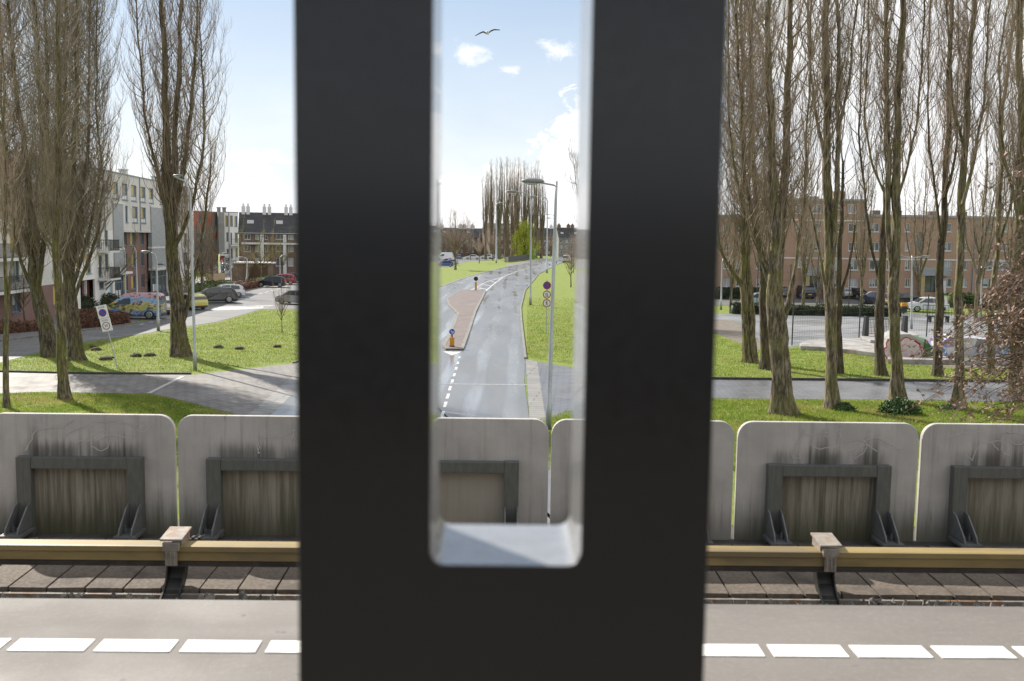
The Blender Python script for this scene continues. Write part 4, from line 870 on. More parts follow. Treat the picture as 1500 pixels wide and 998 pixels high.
place(st_[0], (413, 488), 'tiny young tree on the bright lawn left of the post', g, .4, (s * .55, s * .55, s))
sap = [(836, 421, 352), (846, 412, 350), (840, 400, 355)]
for i, (px, py, top) in enumerate(sap):
    b = G(px, py); s = upz(px, top, b) / 6.5; place(st_[0], (px, py), ['young bare tree nearest on the right verge of the road', 'young bare tree further back on the right verge', 'third young bare tree on the right verge, before the white van'][i], 'young trees on the right verge', i, (s * .8, s * .8, s))
# scrubby trees in front of the left corner houses and bare trees by the right-hand block
sc_ = [generic(81 + i, 15, 6, 1.8, 3.0, 2.2, 'bare_tree', 'x', M_TWIG, M_BARK, 1.2, 3., 3.6, False, .2) for i in range(2)]
g = 'bare trees in front of the houses'
for i, (px, py, top, lab, w) in enumerate([(296, 432, 300, 'dense bare tree right of the forked poplar, before the orange-red house', 1.), (312, 424, 318, 'bare tree by the low wooden fence, left of the grey tower house', .9), (277, 437, 300, 'bare tree behind the forked poplar before the plaster house', .9),
        (1070, 450, 270, 'bare tree at the left end of the tan brick block, beside the post', 1.), (1118, 445, 250, 'bare tree behind the thickest poplar, before the tan brick block', 1.), (1176, 452, 215, 'tall bare tree before the tan brick block, left of the light-barked poplar', .9), (1196, 460, 290, 'crooked bare tree by the hedge, before the dark blue car', .9), (1262, 452, 230, 'bare tree before the tan brick block, beside the black parked car', .85), (1345, 446, 210, 'bare tree behind the white hatchback', .9), (1428, 470, 150, 'bare tree right of the pale-barked poplar, on the paved court', .8), (1436, 456, 260, 'bare tree by the right double-headed lamp', .8), (1475, 452, 235, 'bare tree behind the ivy-covered poplar', .9), (1250, 430, 250, 'bare tree close to the brick block wall, behind the black car', .8), (1395, 437, 268, 'bare tree before the lower wing of the tan brick block', .9), (1142, 433, 275, 'bare tree close to the brick block, behind the thickest poplar', .9)]):
    b = G(px, py); s = upz(px, top, b) / 15; place(sc_[i % 2], (px, py), lab, g, i * 2.1, (s * w * .9, s * w * .9, s))
# yellow-green willow far down the road
b = G(769, 380); Hh = upz(769, 324, b)
wt = thing('willow_tree', 'yellow-green leafing willow by the bend in the road', 'tree', (b.x, b.y, 0))
rs = np.random.default_rng(5); S_ = []
for i in range(9):
    a = i * 2.4; sp = rs.uniform(.5, 4.2); S_.append(smooth_stem([(0, 0, 0, .25), (math.cos(a) * sp * .4, math.sin(a) * sp * .4, Hh * .35, .16), (math.cos(a) * sp, math.sin(a) * sp, Hh * rs.uniform(.7, .95), .05)], .5, .1, rs))
V, Q = fluted(S_, 3, 8, .2); fast_mesh('trunk', V, Q, M_BARKD, wt, True)
n = 11000; cc = []
for k in range(95):
    a = rs.uniform(0, 6.28); u_ = rs.uniform(.05, 1.) ; r_ = 5.6 * math.sqrt(rs.uniform(0, 1)) * (1 - .55 * max(0, u_ - .35) / .65) * (.75 + .25 * math.sin(3 * a)); cc.append((math.cos(a) * r_, math.sin(a) * r_, .4 + u_ * (Hh - 1.2)))
cc = np.array(cc); ci = rs.integers(0, len(cc), n); P = cc[ci] + rs.normal(0, 1, (n, 3)) * np.array([.55, .55, .75])
P = P[(P[:, 2] > .2)]; n = len(P)
A = rs.normal(0, 1, (n, 3)); A /= np.linalg.norm(A, axis=1, keepdims=True); Bv = np.cross(A, rs.normal(0, 1, (n, 3))); Bv /= np.linalg.norm(Bv, axis=1, keepdims=True); A[:, 2] *= 1.6
s = rs.uniform(.07, .19, (n, 1)); V = np.stack([P - A * s, P + Bv * s * .6, P + A * s, P - Bv * s * .6], 1).reshape(-1, 3)
fast_mesh('crown', V, np.arange(4 * n).reshape(n, 4), M_WILLOW, wt)
# beech with dry leaves at the right edge, close behind the barrier
B = G(1548, 690); B.z = 0; D = B.y
be = thing('beech_tree', 'beech twigs with dry brown leaves reaching in from the right edge', 'tree', B)
rs = np.random.default_rng(15); tb = TB()
S_ = [smooth_stem([(0, 0, -.1, .2), (.1, 0, 2, .16), (-.1, .1, 5, .1), (0, 0, 8, .06), (.2, 0, 10.5, .02)], .3, .05, rs)]
V, Q = fluted(S_, 9, 12, .3); fast_mesh('trunk', V, Q, M_BARK, be, True)
LP = []
for k in range(125):
    z0 = rs.uniform(.6, 8.2); 
    if k < 98: px, py = rs.uniform(1325, 1520), rs.uniform(430, 640); px = 1520 - (1520 - px) * min(1., .35 + (py - 420) / 180)
    else: px, py = rs.uniform(1430, 1580), rs.uniform(230, 520)
    T_ = PY(px, py, D + rs.uniform(-1.8, 2.2)) - B; z0 = max(.5, min(8.5, T_.z + rs.uniform(-.4, 2.2)))
    i = int(min(len(S_[0][0]) - 2, z0 / .28)); p0 = S_[0][0][i][:3]
    P = np.array([np.array(p0) * (1 - s) + np.array(T_) * s + np.array([0, 0, .5 * math.sin(s * PI)]) for s in np.linspace(0, 1, 9)]); P[1:] += np.cumsum(rs.normal(0, .05, (8, 3)), axis=0)
    tb.add(P.tolist(), np.linspace(.024, .006, 9).tolist(), 4)
    for q in range(11):
        s = rs.uniform(.35, 1); c = P[int(s * 8)]; d = rs.normal(0, 1, 3); d[2] = d[2] * .5 + .15; d /= np.linalg.norm(d); L = rs.uniform(.25, .8)
        tw_ = [c + d * L * f + rs.normal(0, .025, 3) for f in (0, .33, .66, 1)]; tb.add([list(t_) for t_ in tw_], [.007, .006, .005, .003], 3)
        for e in range(int(rs.integers(1, 6))): LP.append(tw_[rs.integers(1, 4)] + rs.normal(0, .02, 3))
tb.build('crown', M_TWIGB, be)
def leafcards(P, smin, smax, rs, el=1.7):
    n = len(P); P = np.array(P); A = rs.normal(0, 1, (n, 3)); A[:, 2] -= .8; A /= np.linalg.norm(A, axis=1, keepdims=True); Bv = np.cross(A, rs.normal(0, 1, (n, 3))); Bv /= np.linalg.norm(Bv, axis=1, keepdims=True); N_ = np.cross(A, Bv)
    s = rs.uniform(smin, smax, (n, 1)); w = s / el
    V = np.stack([P, P + A * s * .5 + Bv * w * .5 + N_ * s * .15, P + A * s, P + A * s * .5 - Bv * w * .5 + N_ * s * .12], 1).reshape(-1, 3)
    i = np.arange(n) * 4; T = np.concatenate([np.stack([i, i + 1, i + 2], 1), np.stack([i, i + 2, i + 3], 1)]); return V, T
V, T = leafcards(LP, .1, .18, rs); fast_mesh('leaves', V, T, M_DEADLEAF, be)
# ivy on the dark poplar
rs = np.random.default_rng(8); P = []
for k in range(2600):
    z = rs.uniform(1.2, 14.5); 
    a = rs.uniform(0, 6.283); x = np.interp(z, [0, 2.5, 5, 8, 11, 15], [0, 0, .1, .2, .25, .1]); r_ = .33 + abs(rs.normal(0, .1)); P.append((x + math.cos(a) * r_, math.sin(a) * r_, z))
V, T = leafcards(P, .05, .12, rs, 1.2); fast_mesh('ivy', V, T, M_HEDGEB, iv)
# hedges and bushes: leaf cards over a dark woody core
def leafmass(name, label, cat, mat, shape, n, ls, seed, group=None, loc=(0, 0, 0), rz=0., core=True):
    rs = np.random.default_rng(seed); P = []
    if shape[0] == 'box':
        pts, w, h = shape[1:]
        L = [(pts[i + 1] - pts[i]).length for i in range(len(pts) - 1)]; T_ = sum(L)
        for k in range(n):
            t = rs.uniform(0, T_); i = 0
            while t > L[i] and i < len(L) - 1: t -= L[i]; i += 1
            d = (pts[i + 1] - pts[i]).normalized(); q = Vector((-d.y, d.x, 0)); p = pts[i] + d * t
            f = rs.uniform(); lump = .08 * math.sin(t * 1.7 + i) + .06 * math.sin(t * 4.1)
            if f < .42: off, z = rs.uniform(-.5, .5) * w, h + lump + rs.normal(0, .05)
            else: off, z = (-.5 if f < .85 else .5) * w + rs.normal(0, .05), rs.uniform(.02, h + lump)
            p = p + q * off; P.append((p.x, p.y, z))
    else:
        rx, ry, h = shape[1:]
        for k in range(n):
            a, u_ = rs.uniform(0, 6.283), rs.uniform(0, 1) ** .8; lump = 1 + .14 * math.sin(3 * a + u_ * 4 + seed) + .1 * math.sin(5 * a - 3 * u_); c = math.sqrt(max(0, 1 - u_ * u_)) * lump * rs.uniform(.75, 1.08); P.append((rx * c * math.cos(a), ry * c * math.sin(a), h * u_ * rs.uniform(.85, 1.1) * (.8 + .2 * lump)))
    V, T = leafcards(P, ls * .6, ls * 1.3, rs, 1.3)
    if core:
        c = MB()
        if shape[0] == 'box': ribbon(c, pts, w * .8, 0, h * .88)
        else: c.ell((0, 0, h * .3), (rx * .72, ry * .72, h * .5), 12, 8)
        cv = np.array(c.v); cf = []
        for f in c.f: cf += [(f[0], f[i], f[i + 1]) for i in range(1, len(f) - 1)]
        T = np.concatenate([T, np.array(cf) + len(V)]); V = np.concatenate([V, cv])
    o = fast_mesh(name, V, T, mat); o.location = loc; return tag(o, label, cat, group)
def hedge(label, px, w, h, mat, n, ls=.13, seed=1): return leafmass('hedge', label, 'hedge', mat, ('box', [Vector((*G(*p)[:2], 0)) for p in px], w, h), n, ls, seed)
hedge('low brown beech hedge at the far left, behind the two big trunks', [(-60, 492), (0, 489), (58, 484)], .8, .75, M_HEDGEB, 2200, .12, 1)
hedge('brown clipped beech hedge in front of the painted van', [(112, 481), (150, 478), (184, 474.5)], 1., .95, M_HEDGEB, 3200, .12, 2)
hedge('brown beech hedge behind the brown hedge before the van', [(112, 471), (146, 468)], .8, .8, M_HEDGEB, 1200, .12, 3)
hedge('brown beech hedge at the kerb behind the dark SUV', [(340, 428.5), (360, 424), (379, 420)], 1.2, 1.0, M_HEDGEB, 1600, .16, 4)
hedge('green clipped hedge under the round budding tree, by the dark hatchback', [(368, 419), (398, 412), (412, 409)], 1.4, .8, M_HEDGEL, 1400, .18, 5)
hedge('light green hedge behind the dark SUV', [(284, 432), (310, 428), (336, 424.5)], 1.3, 1.2, M_HEDGEL, 1600, .16, 6)
hedge('dark green hedge left part, bordering the paved court beside the post', [(1072, 460), (1104, 460)], .9, .95, M_HEDGEG, 1500, .14, 7)
hedge('dark green hedge along the paved court behind the wire fence', [(1104, 460), (1150, 461.5), (1210, 462.5), (1275, 463.5), (1318, 464)], .9, .95, M_HEDGEG, 4200, .14, 8)
hedge('tall dark green hedge before the left end of the tan brick block', [(1050, 438), (1118, 437)], 1.2, 1.3, M_HEDGEG, 2000, .18, 9)
hedge('green shrub hedge behind the bench on the paved court', [(1385, 450), (1410, 450), (1445, 452)], 2.2, 1.4, M_HEDGEL, 2200, .2, 10)
hedge('green shrub hedge right of the pale-barked poplar, by the red car', [(1448, 453), (1500, 455)], 2., 1.3, M_HEDGEL, 1800, .2, 11)
def bush(label, px, rx, ry, h, mat, n, ls, seed): return leafmass('bush', label, 'bush', mat, ('ell', rx, ry, h), n, ls, seed, None, G(*px), core=mat is not M_GLASSL and mat is not M_BUD)
bush('round leafy green bush at the foot of a light-barked poplar', (1317, 606), .85, .6, .62, M_WEED, 1500, .11, 1)
bush('small green bush at the foot of the second poplar from the post', (1237, 602), .42, .35, .35, M_WEED, 500, .09, 2)
bush('tuft of green weeds at the foot of the pale-barked poplar', (1386, 600), .4, .3, .2, M_WEED, 260, .08, 3)
bush('dark green bush beside the passage of the white house', (119, 455), 1.5, 1.1, 1.35, M_HEDGEG, 1500, .14, 4)
bush('dark green bush left of the entry of the white house', (161, 450), 1.9, 1.1, 1.25, M_HEDGEG, 1500, .14, 5)
bush('yellow-flowering shrub by the orange-red house corner', (291, 427), 2.2, 1.6, 2.6, M_BUD, 1500, .16, 6)
bush('grey blossoming shrub before the grey tower house', (328, 412), 2.3, 1.8, 3.2, M_GLASSL, 900, .12, 7)
# ---------------------------------------------------------------- buildings
def facade(mb, u0, u1, v0, v1, holes=(), y=0., rev=.16):
    """a wall sheet in the local x-z plane, facing -y, with real window openings and their reveals"""
    us = sorted({u0, u1, *[h[0] for h in holes], *[h[1] for h in holes]}); vs = sorted({v0, v1, *[h[2] for h in holes], *[h[3] for h in holes]})
    us = [u for u in us if u0 - 1e-6 <= u <= u1 + 1e-6]; vs = [v for v in vs if v0 - 1e-6 <= v <= v1 + 1e-6]
    for a, b in zip(us, us[1:]):
        for c, d in zip(vs, vs[1:]):
            mu, mv = (a + b) / 2, (c + d) / 2
            if any(h[0] < mu < h[1] and h[2] < mv < h[3] for h in holes): continue
            mb.add([(a, y, c), (b, y, c), (b, y, d), (a, y, d)], [(0, 1, 2, 3)])
    for a, b, c, d in holes:
        y2 = y + rev
        mb.add([(a, y, c), (b, y, c), (b, y, d), (a, y, d), (a, y2, c), (b, y2, c), (b, y2, d), (a, y2, d)], [(0, 4, 5, 1), (1, 5, 6, 2), (2, 6, 7, 3), (3, 7, 4, 0)])
def shell(mb, u0, u1, v0, v1, dep, y=0., top=True):
    """the rest of a block: ends, back and roof"""
    mb.add([(u0, y, v0), (u1, y, v0), (u1, y + dep, v0), (u0, y + dep, v0), (u0, y, v1), (u1, y, v1), (u1, y + dep, v1), (u0, y + dep, v1)], [(0, 4, 7, 3), (1, 2, 6, 5), (2, 3, 7, 6)] + ([(4, 5, 6, 7)] if top else []))
def window(par, h, y=0., rev=.16, fm=None, yel=0, curt=0, split=True, sill=True, low=False):
    a, b, c, d = h; w = b - a; fw = min(.09, w * .13); fm = fm or M_WFRAME; yo = y + rev - .07
    f = MB(); f.bb((a + .003, yo, c + .003), (a + fw, yo + .06, d - .003)); f.bb((b - fw, yo, c + .003), (b - .003, yo + .06, d - .003)); f.bb((a + fw, yo, c + .003), (b - fw, yo + .06, c + fw)); f.bb((a + fw, yo, d - fw), (b - fw, yo + .06, d - .003))
    if split and w > .7: f.bb((a + w * .56 - fw * .4, yo + .005, c + fw), (a + w * .56 + fw * .4, yo + .055, d - fw))
    if low: f.bb((a + fw, yo + .005, c + (d - c) * .27), (b - fw, yo + .055, c + (d - c) * .27 + fw))
    fo = f.build('window', fm, par, clean=False)
    p = MB(); p.bb((a + fw, yo + .03, c + fw), (b - fw, yo + .045, d - fw)); p.build('pane', M_PANE, fo, clean=False)
    if yel:
        p = MB(); z0 = c + (d - c) * (.3 if low else .04)
        if yel == 1: p.bb((a + w * .36, yo + .012, z0), (a + w * .54, yo + .026, d - fw))
        else: p.bb((a + fw, yo + .012, z0), (a + w * .5, yo + .026, d - fw))
        p.build('yellow_panel', M_YPANEL, fo, clean=False)
    if curt:
        p = MB(); p.bb((a + fw, yo + .018, c + fw if curt == 2 else c + (d - c) * .35), (a + w * (.5 if curt == 1 else .9), yo + .0265, d - fw)); p.build('curtain', M_CURT, fo, clean=False)
    if low: p = MB(); p.bb((a + fw, yo + .008, c + fw), (b - fw, yo + .027, c + (d - c) * .27)); p.build('lower_panel', M_WFRAMEW, fo, clean=False)
    if sill: p = MB(); p.bb((a - .05, y - .06, c - .07), (b + .05, y - .002, c - .004)); p.build('sill', M_WTRIM if fm is M_WFRAMEW else M_WFRAME, fo, clean=False)
    return fo
def part(name, mat, par, *boxes, **k):
    mb = MB(); [mb.bb(*b) for b in boxes]; return mb.build(name, mat, par, **k)
def railing(name, par, u0, u1, y0, z0, z1, step=.14, slab=None):
    r_ = MB(); r_.bb((u0, y0, z1 - .05), (u1, y0 + .05, z1)); r_.bb((u0, y0, z0 + .05), (u1, y0 + .04, z0 + .09))
    for k in range(int((u1 - u0) / step) + 1): r_.bb((u0 + k * step, y0 + .01, z0), (u0 + k * step + .025, y0 + .035, z1 - .03))
    return r_.build(name, M_IRON, par, clean=False)
# --- left plaster and brick block, its front running away along the street
ob = Vector((-35.8, 70, 0)); ang = math.atan2(1, -.067); LB = thing('apartment_block', 'four-storey grey plaster and red-brown brick apartment block with blue-grey windows', 'apartment block', ob, ang)
Mi = (Matrix.Translation(ob) @ Matrix.Rotation(ang, 4, 'Z')).inverted()
def fu(px, py=400):
    """distance along the front for a picture column"""
    o, d = Mi @ CAM, Mi.to_3x3() @ ray(px, py); k = -o.y / d.y; q = o + d * k; return q.x
def fz(px, py):
    o, d = Mi @ CAM, Mi.to_3x3() @ ray(px, py); k = -o.y / d.y; return (o + d * k).z
uB0, uC0, uC1, uEnd = fu(110), fu(181), fu(243), 62
ROOF = 12.9; MID = 7.25
r1 = [(fu(a), fu(b), 10.35, 12.0) for a, b in ((153.5, 162.5), (168, 176.5), (181.5, 190), (195, 203), (208.5, 216), (221, 227.5), (236, 242), (260, 265), (270, 274.5), (279, 283))]
r2 = [(fu(a), fu(b), 8.1, 9.8) for a, b in ((196, 204), (208.5, 216), (258, 264), (271, 275.5))]; r2n = [(fu(a), fu(b), 8.1, 9.8) for a, b in ((185.8, 189.5), (223, 226.2), (142, 148))]
ra = [(u, u + 1.3, z, z + 1.6) for u in (2.5, 6., 10.5, 14.) for z in (10.35, 8.05)]
mb = MB(); hs = r1 + r2 + r2n + ra; facade(mb, 0, uEnd, MID, ROOF, hs); shell(mb, 0, uEnd, MID, ROOF, 11)
mb.add([(0, 0, MID), (uEnd, 0, MID), (uEnd, .6, MID), (0, .6, MID)], [(3, 2, 1, 0)]); up = mb.build('upper_wall', M_PLASTER, LB, clean=False)
for i, h in enumerate(r1): window(LB, h, 0, .16, None, 1 if i % 3 != 1 else 2, 1 if i % 2 else 0, True, True, True)
for i, h in enumerate(r2): window(LB, h, 0, .16, None, 2 if i % 2 else 1, 0, True, True, True)
for h in r2n: window(LB, h, 0, .16, None, 0, 0, False)
for i, h in enumerate(ra): window(LB, h, 0, .16, None, i % 3, i % 2)
part('roof_edge', M_LEAD, LB, ((-.1, -.09, ROOF + .003), (uEnd + .1, 11.1, ROOF + .1)))
for px in (158, 206, 250): u = fu(px); part('chimney', M_PLASTER, LB, ((u - .35, 1.2, ROOF + .1), (u + .35, 1.9, ROOF + .75)), ((u - .45, 1.1, ROOF + .751), (u + .45, 2., ROOF + .87)))
# brick middle
bw = [(fu(a), fu(b), z, z + 1.5) for a, b in ((187, 193.5), (198.5, 206), (213, 218)) for z in (5.75, 3.45, 1.1)]
mb = MB(); facade(mb, fu(181), fu(222), 0, MID, bw, .45); mbr = mb.build('brick_wall', M_BRICKR, LB, clean=False)
for i, h in enumerate(bw): window(LB, h, .45, .16, None, (2, 2, 2, 2, 1, 2, 0, 0, 0)[i])
part('canopy_edge', M_WTRIM, LB, ((fu(181), -.07, MID - .13), (fu(243), -.002, MID - .02)))
# white section with balconies, passage and entry
ww = [(fu(a), fu(b), z, z + q) for a, b, z, q in ((112, 117, 3.2, 1.6), (126, 134, 3.3, 1.75), (143, 149.5, 5.6, 2.), (155, 160, 5.8, 1.7), (145, 150, 2.9, 2.), (145, 152, 2.15, .62) if False else (154.5, 159.5, 3.4, 1.6), (126, 133, 5.7, 1.5), (113, 119, 5.7, 1.5))]
wd = (fu(160), fu(164.5), .1, 2.2); ps = (fu(117), fu(138.5), .05, 2.75); wl = (fu(145), fu(152), 1.75, 2.4)
mb = MB(); facade(mb, uB0, fu(168), 0, MID, ww + [wd, wl], .0); facade(mb, uB0, uB0 + .001, 0, .001)
wmb = MB(); facade(wmb, uB0, fu(168), 0, MID, ww + [wd, wl, ps], 0); wmb.build('white_wall', M_PLWHITE, LB, clean=False)
for i, h in enumerate(ww): window(LB, h, 0, .16, None, (1, 2, 0, 0, 0, 0, 2, 1)[i])
window(LB, wl, 0, .16); part('door', M_DOORL, LB, ((wd[0] + .01, .08, .1), (wd[1] - .01, .13, 2.19)))
pu0, pu1 = ps[0], ps[1]; mb = MB(); mb.add([(pu0, 3, 0), (pu1, 3, 0), (pu1, 3, 2.75), (pu0, 3, 2.75)], [(0, 1, 2, 3)]); mb.add([(pu0, 0.001, 2.74), (pu1, 0.001, 2.74), (pu1, 3, 2.74), (pu0, 3, 2.74)], [(3, 2, 1, 0)]); mb.add([(pu0, .001, 0), (pu0, 3, 0), (pu0, 3, 2.75), (pu0, .001, 2.75)], [(0, 1, 2, 3)]); mb.build('passage_wall', M_PLWHITE, LB, clean=False)
um = fu(128); part('passage_screen', M_DKRED, LB, ((um, .5, .02), (pu1 - .03, .58, 2.7)), ((pu1 - .09, .59, .02), (pu1 - .03, 2.98, 2.7)))
part('passage_post', M_WTRIM, LB, ((um - .12, .1, .02), (um, .3, 2.72)))
for z in (5.35, 2.75):
    a, b = fu(142.5), fu(158); bo = part('balcony', M_WTRIM, LB, ((a, -1.2, z - .18), (b, -.002, z))); railing('balcony_railing', bo, a, b, -1.18, z, z + 1.05)
    for s in (a, b - .04):
        side = MB(); side.bb((s, -1.13, z + .97), (s + .04, -.01, z + 1.02)); [side.bb((s, -1.1 + k * .16, z), (s + .03, -1.075 + k * .16, z + .97)) for k in range(7)]
        side.build('balcony_side', M_IRON, bo, clean=False)
for (pa, pb, e0, e1, red) in ((167, 181, 170, 188, 1), (222, 243, 225, 241, 0)):
    a, b = fu(pa), fu(pb); part('stair_panel', M_CORR, LB, ((a, -.12, 5.55), (b, .3, 9.9))); part('stair_panel', M_CORR, LB, ((a, -.1, 3.15), (b, .3, 5.34)))
    part('stair_band', M_WTRIM, LB, ((a - .1, -.16, 9.901), (b + .05, .3, 10.1))); part('stair_band', M_WTRIM, LB, ((a - .1, -.16, 5.341), (b + .1, .3, 5.549))); part('entry_canopy', M_WTRIM, LB, ((a - .15, -.7, 2.93), (b + .7, .3, 3.149)))
    f = MB(); n_ = 4
    for k in range(n_ + 1): x = a + (b - a) * k / n_; f.bb((x - .06, .02, .02), (x + .06, .12, 2.92))
    f.bb((a + .07, .03, 2.1), (b - .07, .11, 2.2)); f.bb((a + .07, .03, .02), (b - .07, .11, .2)); ef = f.build('entry_frame', M_WFRAME, LB, clean=False)
    part('pane', M_PANE, ef, ((a + .06, .07, .2), (b - .06, .09, 2.92)), clean=False)
    part('letter_box', M_WTRIM, ef, ((a + .3, -.04, .55), (a + .95, .015, 1.35)), ((a + 1.3, -.04, .55), (a + 1.8, .015, 1.35)), clean=False)
    if red: part('red_panel', M_REDP, LB, ((b + .15, .3, 1.95), (b + 1.0, .44, 2.9)), clean=False); part('door', M_DOORB, LB, ((b + .15, .32, .05), (b + 1.0, .43, 1.93)), clean=False); part('red_plinth', M_REDP, LB, ((a + .2, -.05, .02), (b - .1, .018, .25)), clean=False)
# right end, set in plaster behind the forked poplar
rw = [(fu(a), fu(b), z, z + 1.6) for a, b in ((257, 262), (270, 275)) for z in (5.5, 3.1, .9)]
mb = MB(); facade(mb, fu(243), uEnd, 0, MID, rw, 0); mb.build('end_wall', M_PLASTER, LB, clean=False)
for i, h in enumerate(rw): window(LB, h, 0, .16, None, 1 if i % 2 else 0, i % 2)
# near end: brick with white balcony bands
nw = [(u, u + 1.5, z, z + 1.7) for u in (1.5, 5.2, 9.5, 13.4) for z in (.9, 3.3, 5.5)]; nw = [h for h in nw if h[1] < uB0 - .3]
mb = MB(); facade(mb, 0, uB0, 0, 2.7, [h for h in nw if h[2] < 2], .3); mb.build('brick_wall', M_BRICKR, LB, clean=False)
mb = MB(); facade(mb, 0, uB0, 2.7, MID, [h for h in nw if h[2] > 2], .3); mb.build('recessed_wall', M_PLASTER, LB, clean=False)
for i, h in enumerate(nw): window(LB, h, .3, .16, None, 2 if i % 4 == 1 else 0, 1)
mb = MB(); shell(mb, 0, uEnd, 0, MID - .01, 10.9, .46, False); mb.build('side_wall', M_BRICKR, LB, clean=False)
for z in (2.75, 5.1):
    bo = part('balcony', M_WTRIM, LB, ((.5, -.8, z - .22), (fu(36), .295, z))); railing('balcony_railing', bo, .5, fu(36), -.78, z, z + 1.05, .16)
for px in (155, 207): u = fu(px); dp = MB(); dp.tube([(u, -.06, MID), (u, -.06, ROOF)], .06, 6); dp.build('drainpipe', M_LEAD, LB)
# --- orange-red and grey corner house
b0 = G(286, 398.5); yb_ = b0.y
def frontage(name, label, cat, p0, p1):
    """a block whose front runs between two street points"""
    a, b = G(*p0), G(*p1); d = b - a; t = thing(name, label, cat, (a.x, a.y, 0), math.atan2(d.y, d.x)); return t, d.length
def on(t):
    Mi_ = (Matrix.Translation(t.location) @ Matrix.Rotation(t.rotation_euler.z, 4, 'Z')).inverted(); o = Mi_ @ CAM; M3 = Mi_.to_3x3()
    def f(px, py):
        d = M3 @ ray(px, py); q = o + d * (-o.y / d.y); return q.x, q.z
    return f
def rects(f, L):
    out = []
    for a, t_, b, c in L: p, q = f(a, t_), f(b, c); out.append((min(p[0], q[0]), max(p[0], q[0]), min(p[1], q[1]), max(p[1], q[1])))
    return out
T, Ln = frontage('apartment_house', 'corner house with orange-red upper cladding over brick, behind bare trees', 'house', (276, 402), (320, 400)); f = on(T); top = f(300, 310.5)[1]; mid = f(300, 331)[1]
hs = rects(f, [(291, 313, 296, 331 - 3), (300, 313, 305, 328), (309, 341, 313, 350), (298, 341, 302, 350), (288, 341, 293, 350), (298, 358, 302, 367), (288, 358, 293, 367), (309, 358, 313, 367)])
mb = MB(); facade(mb, 0, Ln, mid, top, hs[:2]); shell(mb, 0, Ln, mid, top, 10); mb.build('cladding', M_ORANGE, T, clean=False)
mb = MB(); facade(mb, 0, Ln, 0, mid - .003, hs[2:]); shell(mb, 0, Ln, 0, mid - .003, 9.99); mb.build('wall', M_BRICKD, T, clean=False)
for i, h in enumerate(hs): window(T, h, 0, .16, None, 2 if i % 2 else 0)
u0, u1 = f(313.5, 330)[0], f(319, 330)[0]
part('stair_glazing', M_WFRAME, T, ((u0, -.12, f(316, 340)[1]), (u1, -.003, f(316, 314)[1])), ((u0, -.12, f(316, 366)[1]), (u1, -.003, f(316, 352)[1]))); part('red_panel', M_REDP, T, ((u0, -.1, f(316, 349)[1]), (u1, -.003, f(316, 341)[1]))); part('red_panel', M_REDP, T, ((u0, -.1, f(316, 373)[1]), (u1, -.003, f(316, 367)[1])))
part('roof_edge', M_LEAD, T, ((-.1, -.1, top + .003), (Ln + .05, 10.1, top + .12)))
T, Ln = frontage('tower_house', 'narrow three-storey pale tower house with a grey end wall and blue-grey windows', 'house', (329, 400.5), (350, 400.5)); f = on(T); top = f(340, 311.5)[1]
hs = rects(f, [(330, 316, 334, 331.5), (337, 316, 341, 331.5), (343.5, 317, 347.5, 332), (331.5, 340.5, 334.5, 353.5), (337.5, 341, 340, 358), (344, 341, 348, 355), (332, 365, 335, 374), (338, 364, 341, 378), (345, 364, 348, 376), (330, 378, 336, 396), (340, 382, 347, 396)])
mb = MB(); facade(mb, 0, Ln, 0, top, hs); shell(mb, 0, Ln, 0, top, 8); mb.build('wall', M_PLWHITE, T, clean=False)
for i, h in enumerate(hs): window(T, h, 0, .16, None, (2, 1, 2, 0, 0, 1, 0, 0, 1, 0, 0)[i])
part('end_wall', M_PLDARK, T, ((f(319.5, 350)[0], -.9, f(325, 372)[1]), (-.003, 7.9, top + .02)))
part('entry_canopy', M_WTRIM, T, ((f(321, 350)[0], -1.6, f(325, 374.5)[1]), (f(333, 350)[0], -.901, f(325, 372)[1] - .01)))
eu = f(321.5, 350)[0]; part('entry_frame', M_WFRAME, T, ((eu, -.85, .02), (eu + .25, -.7, f(325, 374.6)[1])), ((eu + 1.7, -.85, .02), (eu + 1.95, -.7, f(325, 374.6)[1]))); part('entry_glass', M_PANE, T, ((eu + .26, -.82, .02), (-.02, -.75, f(325, 374.6)[1]))); part('red_panel', M_REDP, T, ((-.9, -.86, f(325, 384)[1]), (-.2, -.83, f(325, 376)[1])))
z = f(343, 359)[1]; a, b = f(337, 359)[0], f(349, 359)[0]; bo = part('balcony', M_WTRIM, T, ((a, -1.2, z - .2), (b, -.003, z))); railing('balcony_railing', bo, a, b, -1.18, z, z + 1.1, .2)
u = f(335.5, 340)[0]; mb = MB(); mb.tube([(u, -.08, .1), (u, -.08, top)], .08, 6); mb.build('drainpipe', M_LEAD, T)
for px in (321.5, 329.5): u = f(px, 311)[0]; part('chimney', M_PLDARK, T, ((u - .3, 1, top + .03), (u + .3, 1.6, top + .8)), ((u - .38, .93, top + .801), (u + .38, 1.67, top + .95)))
part('roof_edge', M_LEAD, T, ((-.05, -.08, top + .024), (Ln + .06, 8.05, top + .12)))
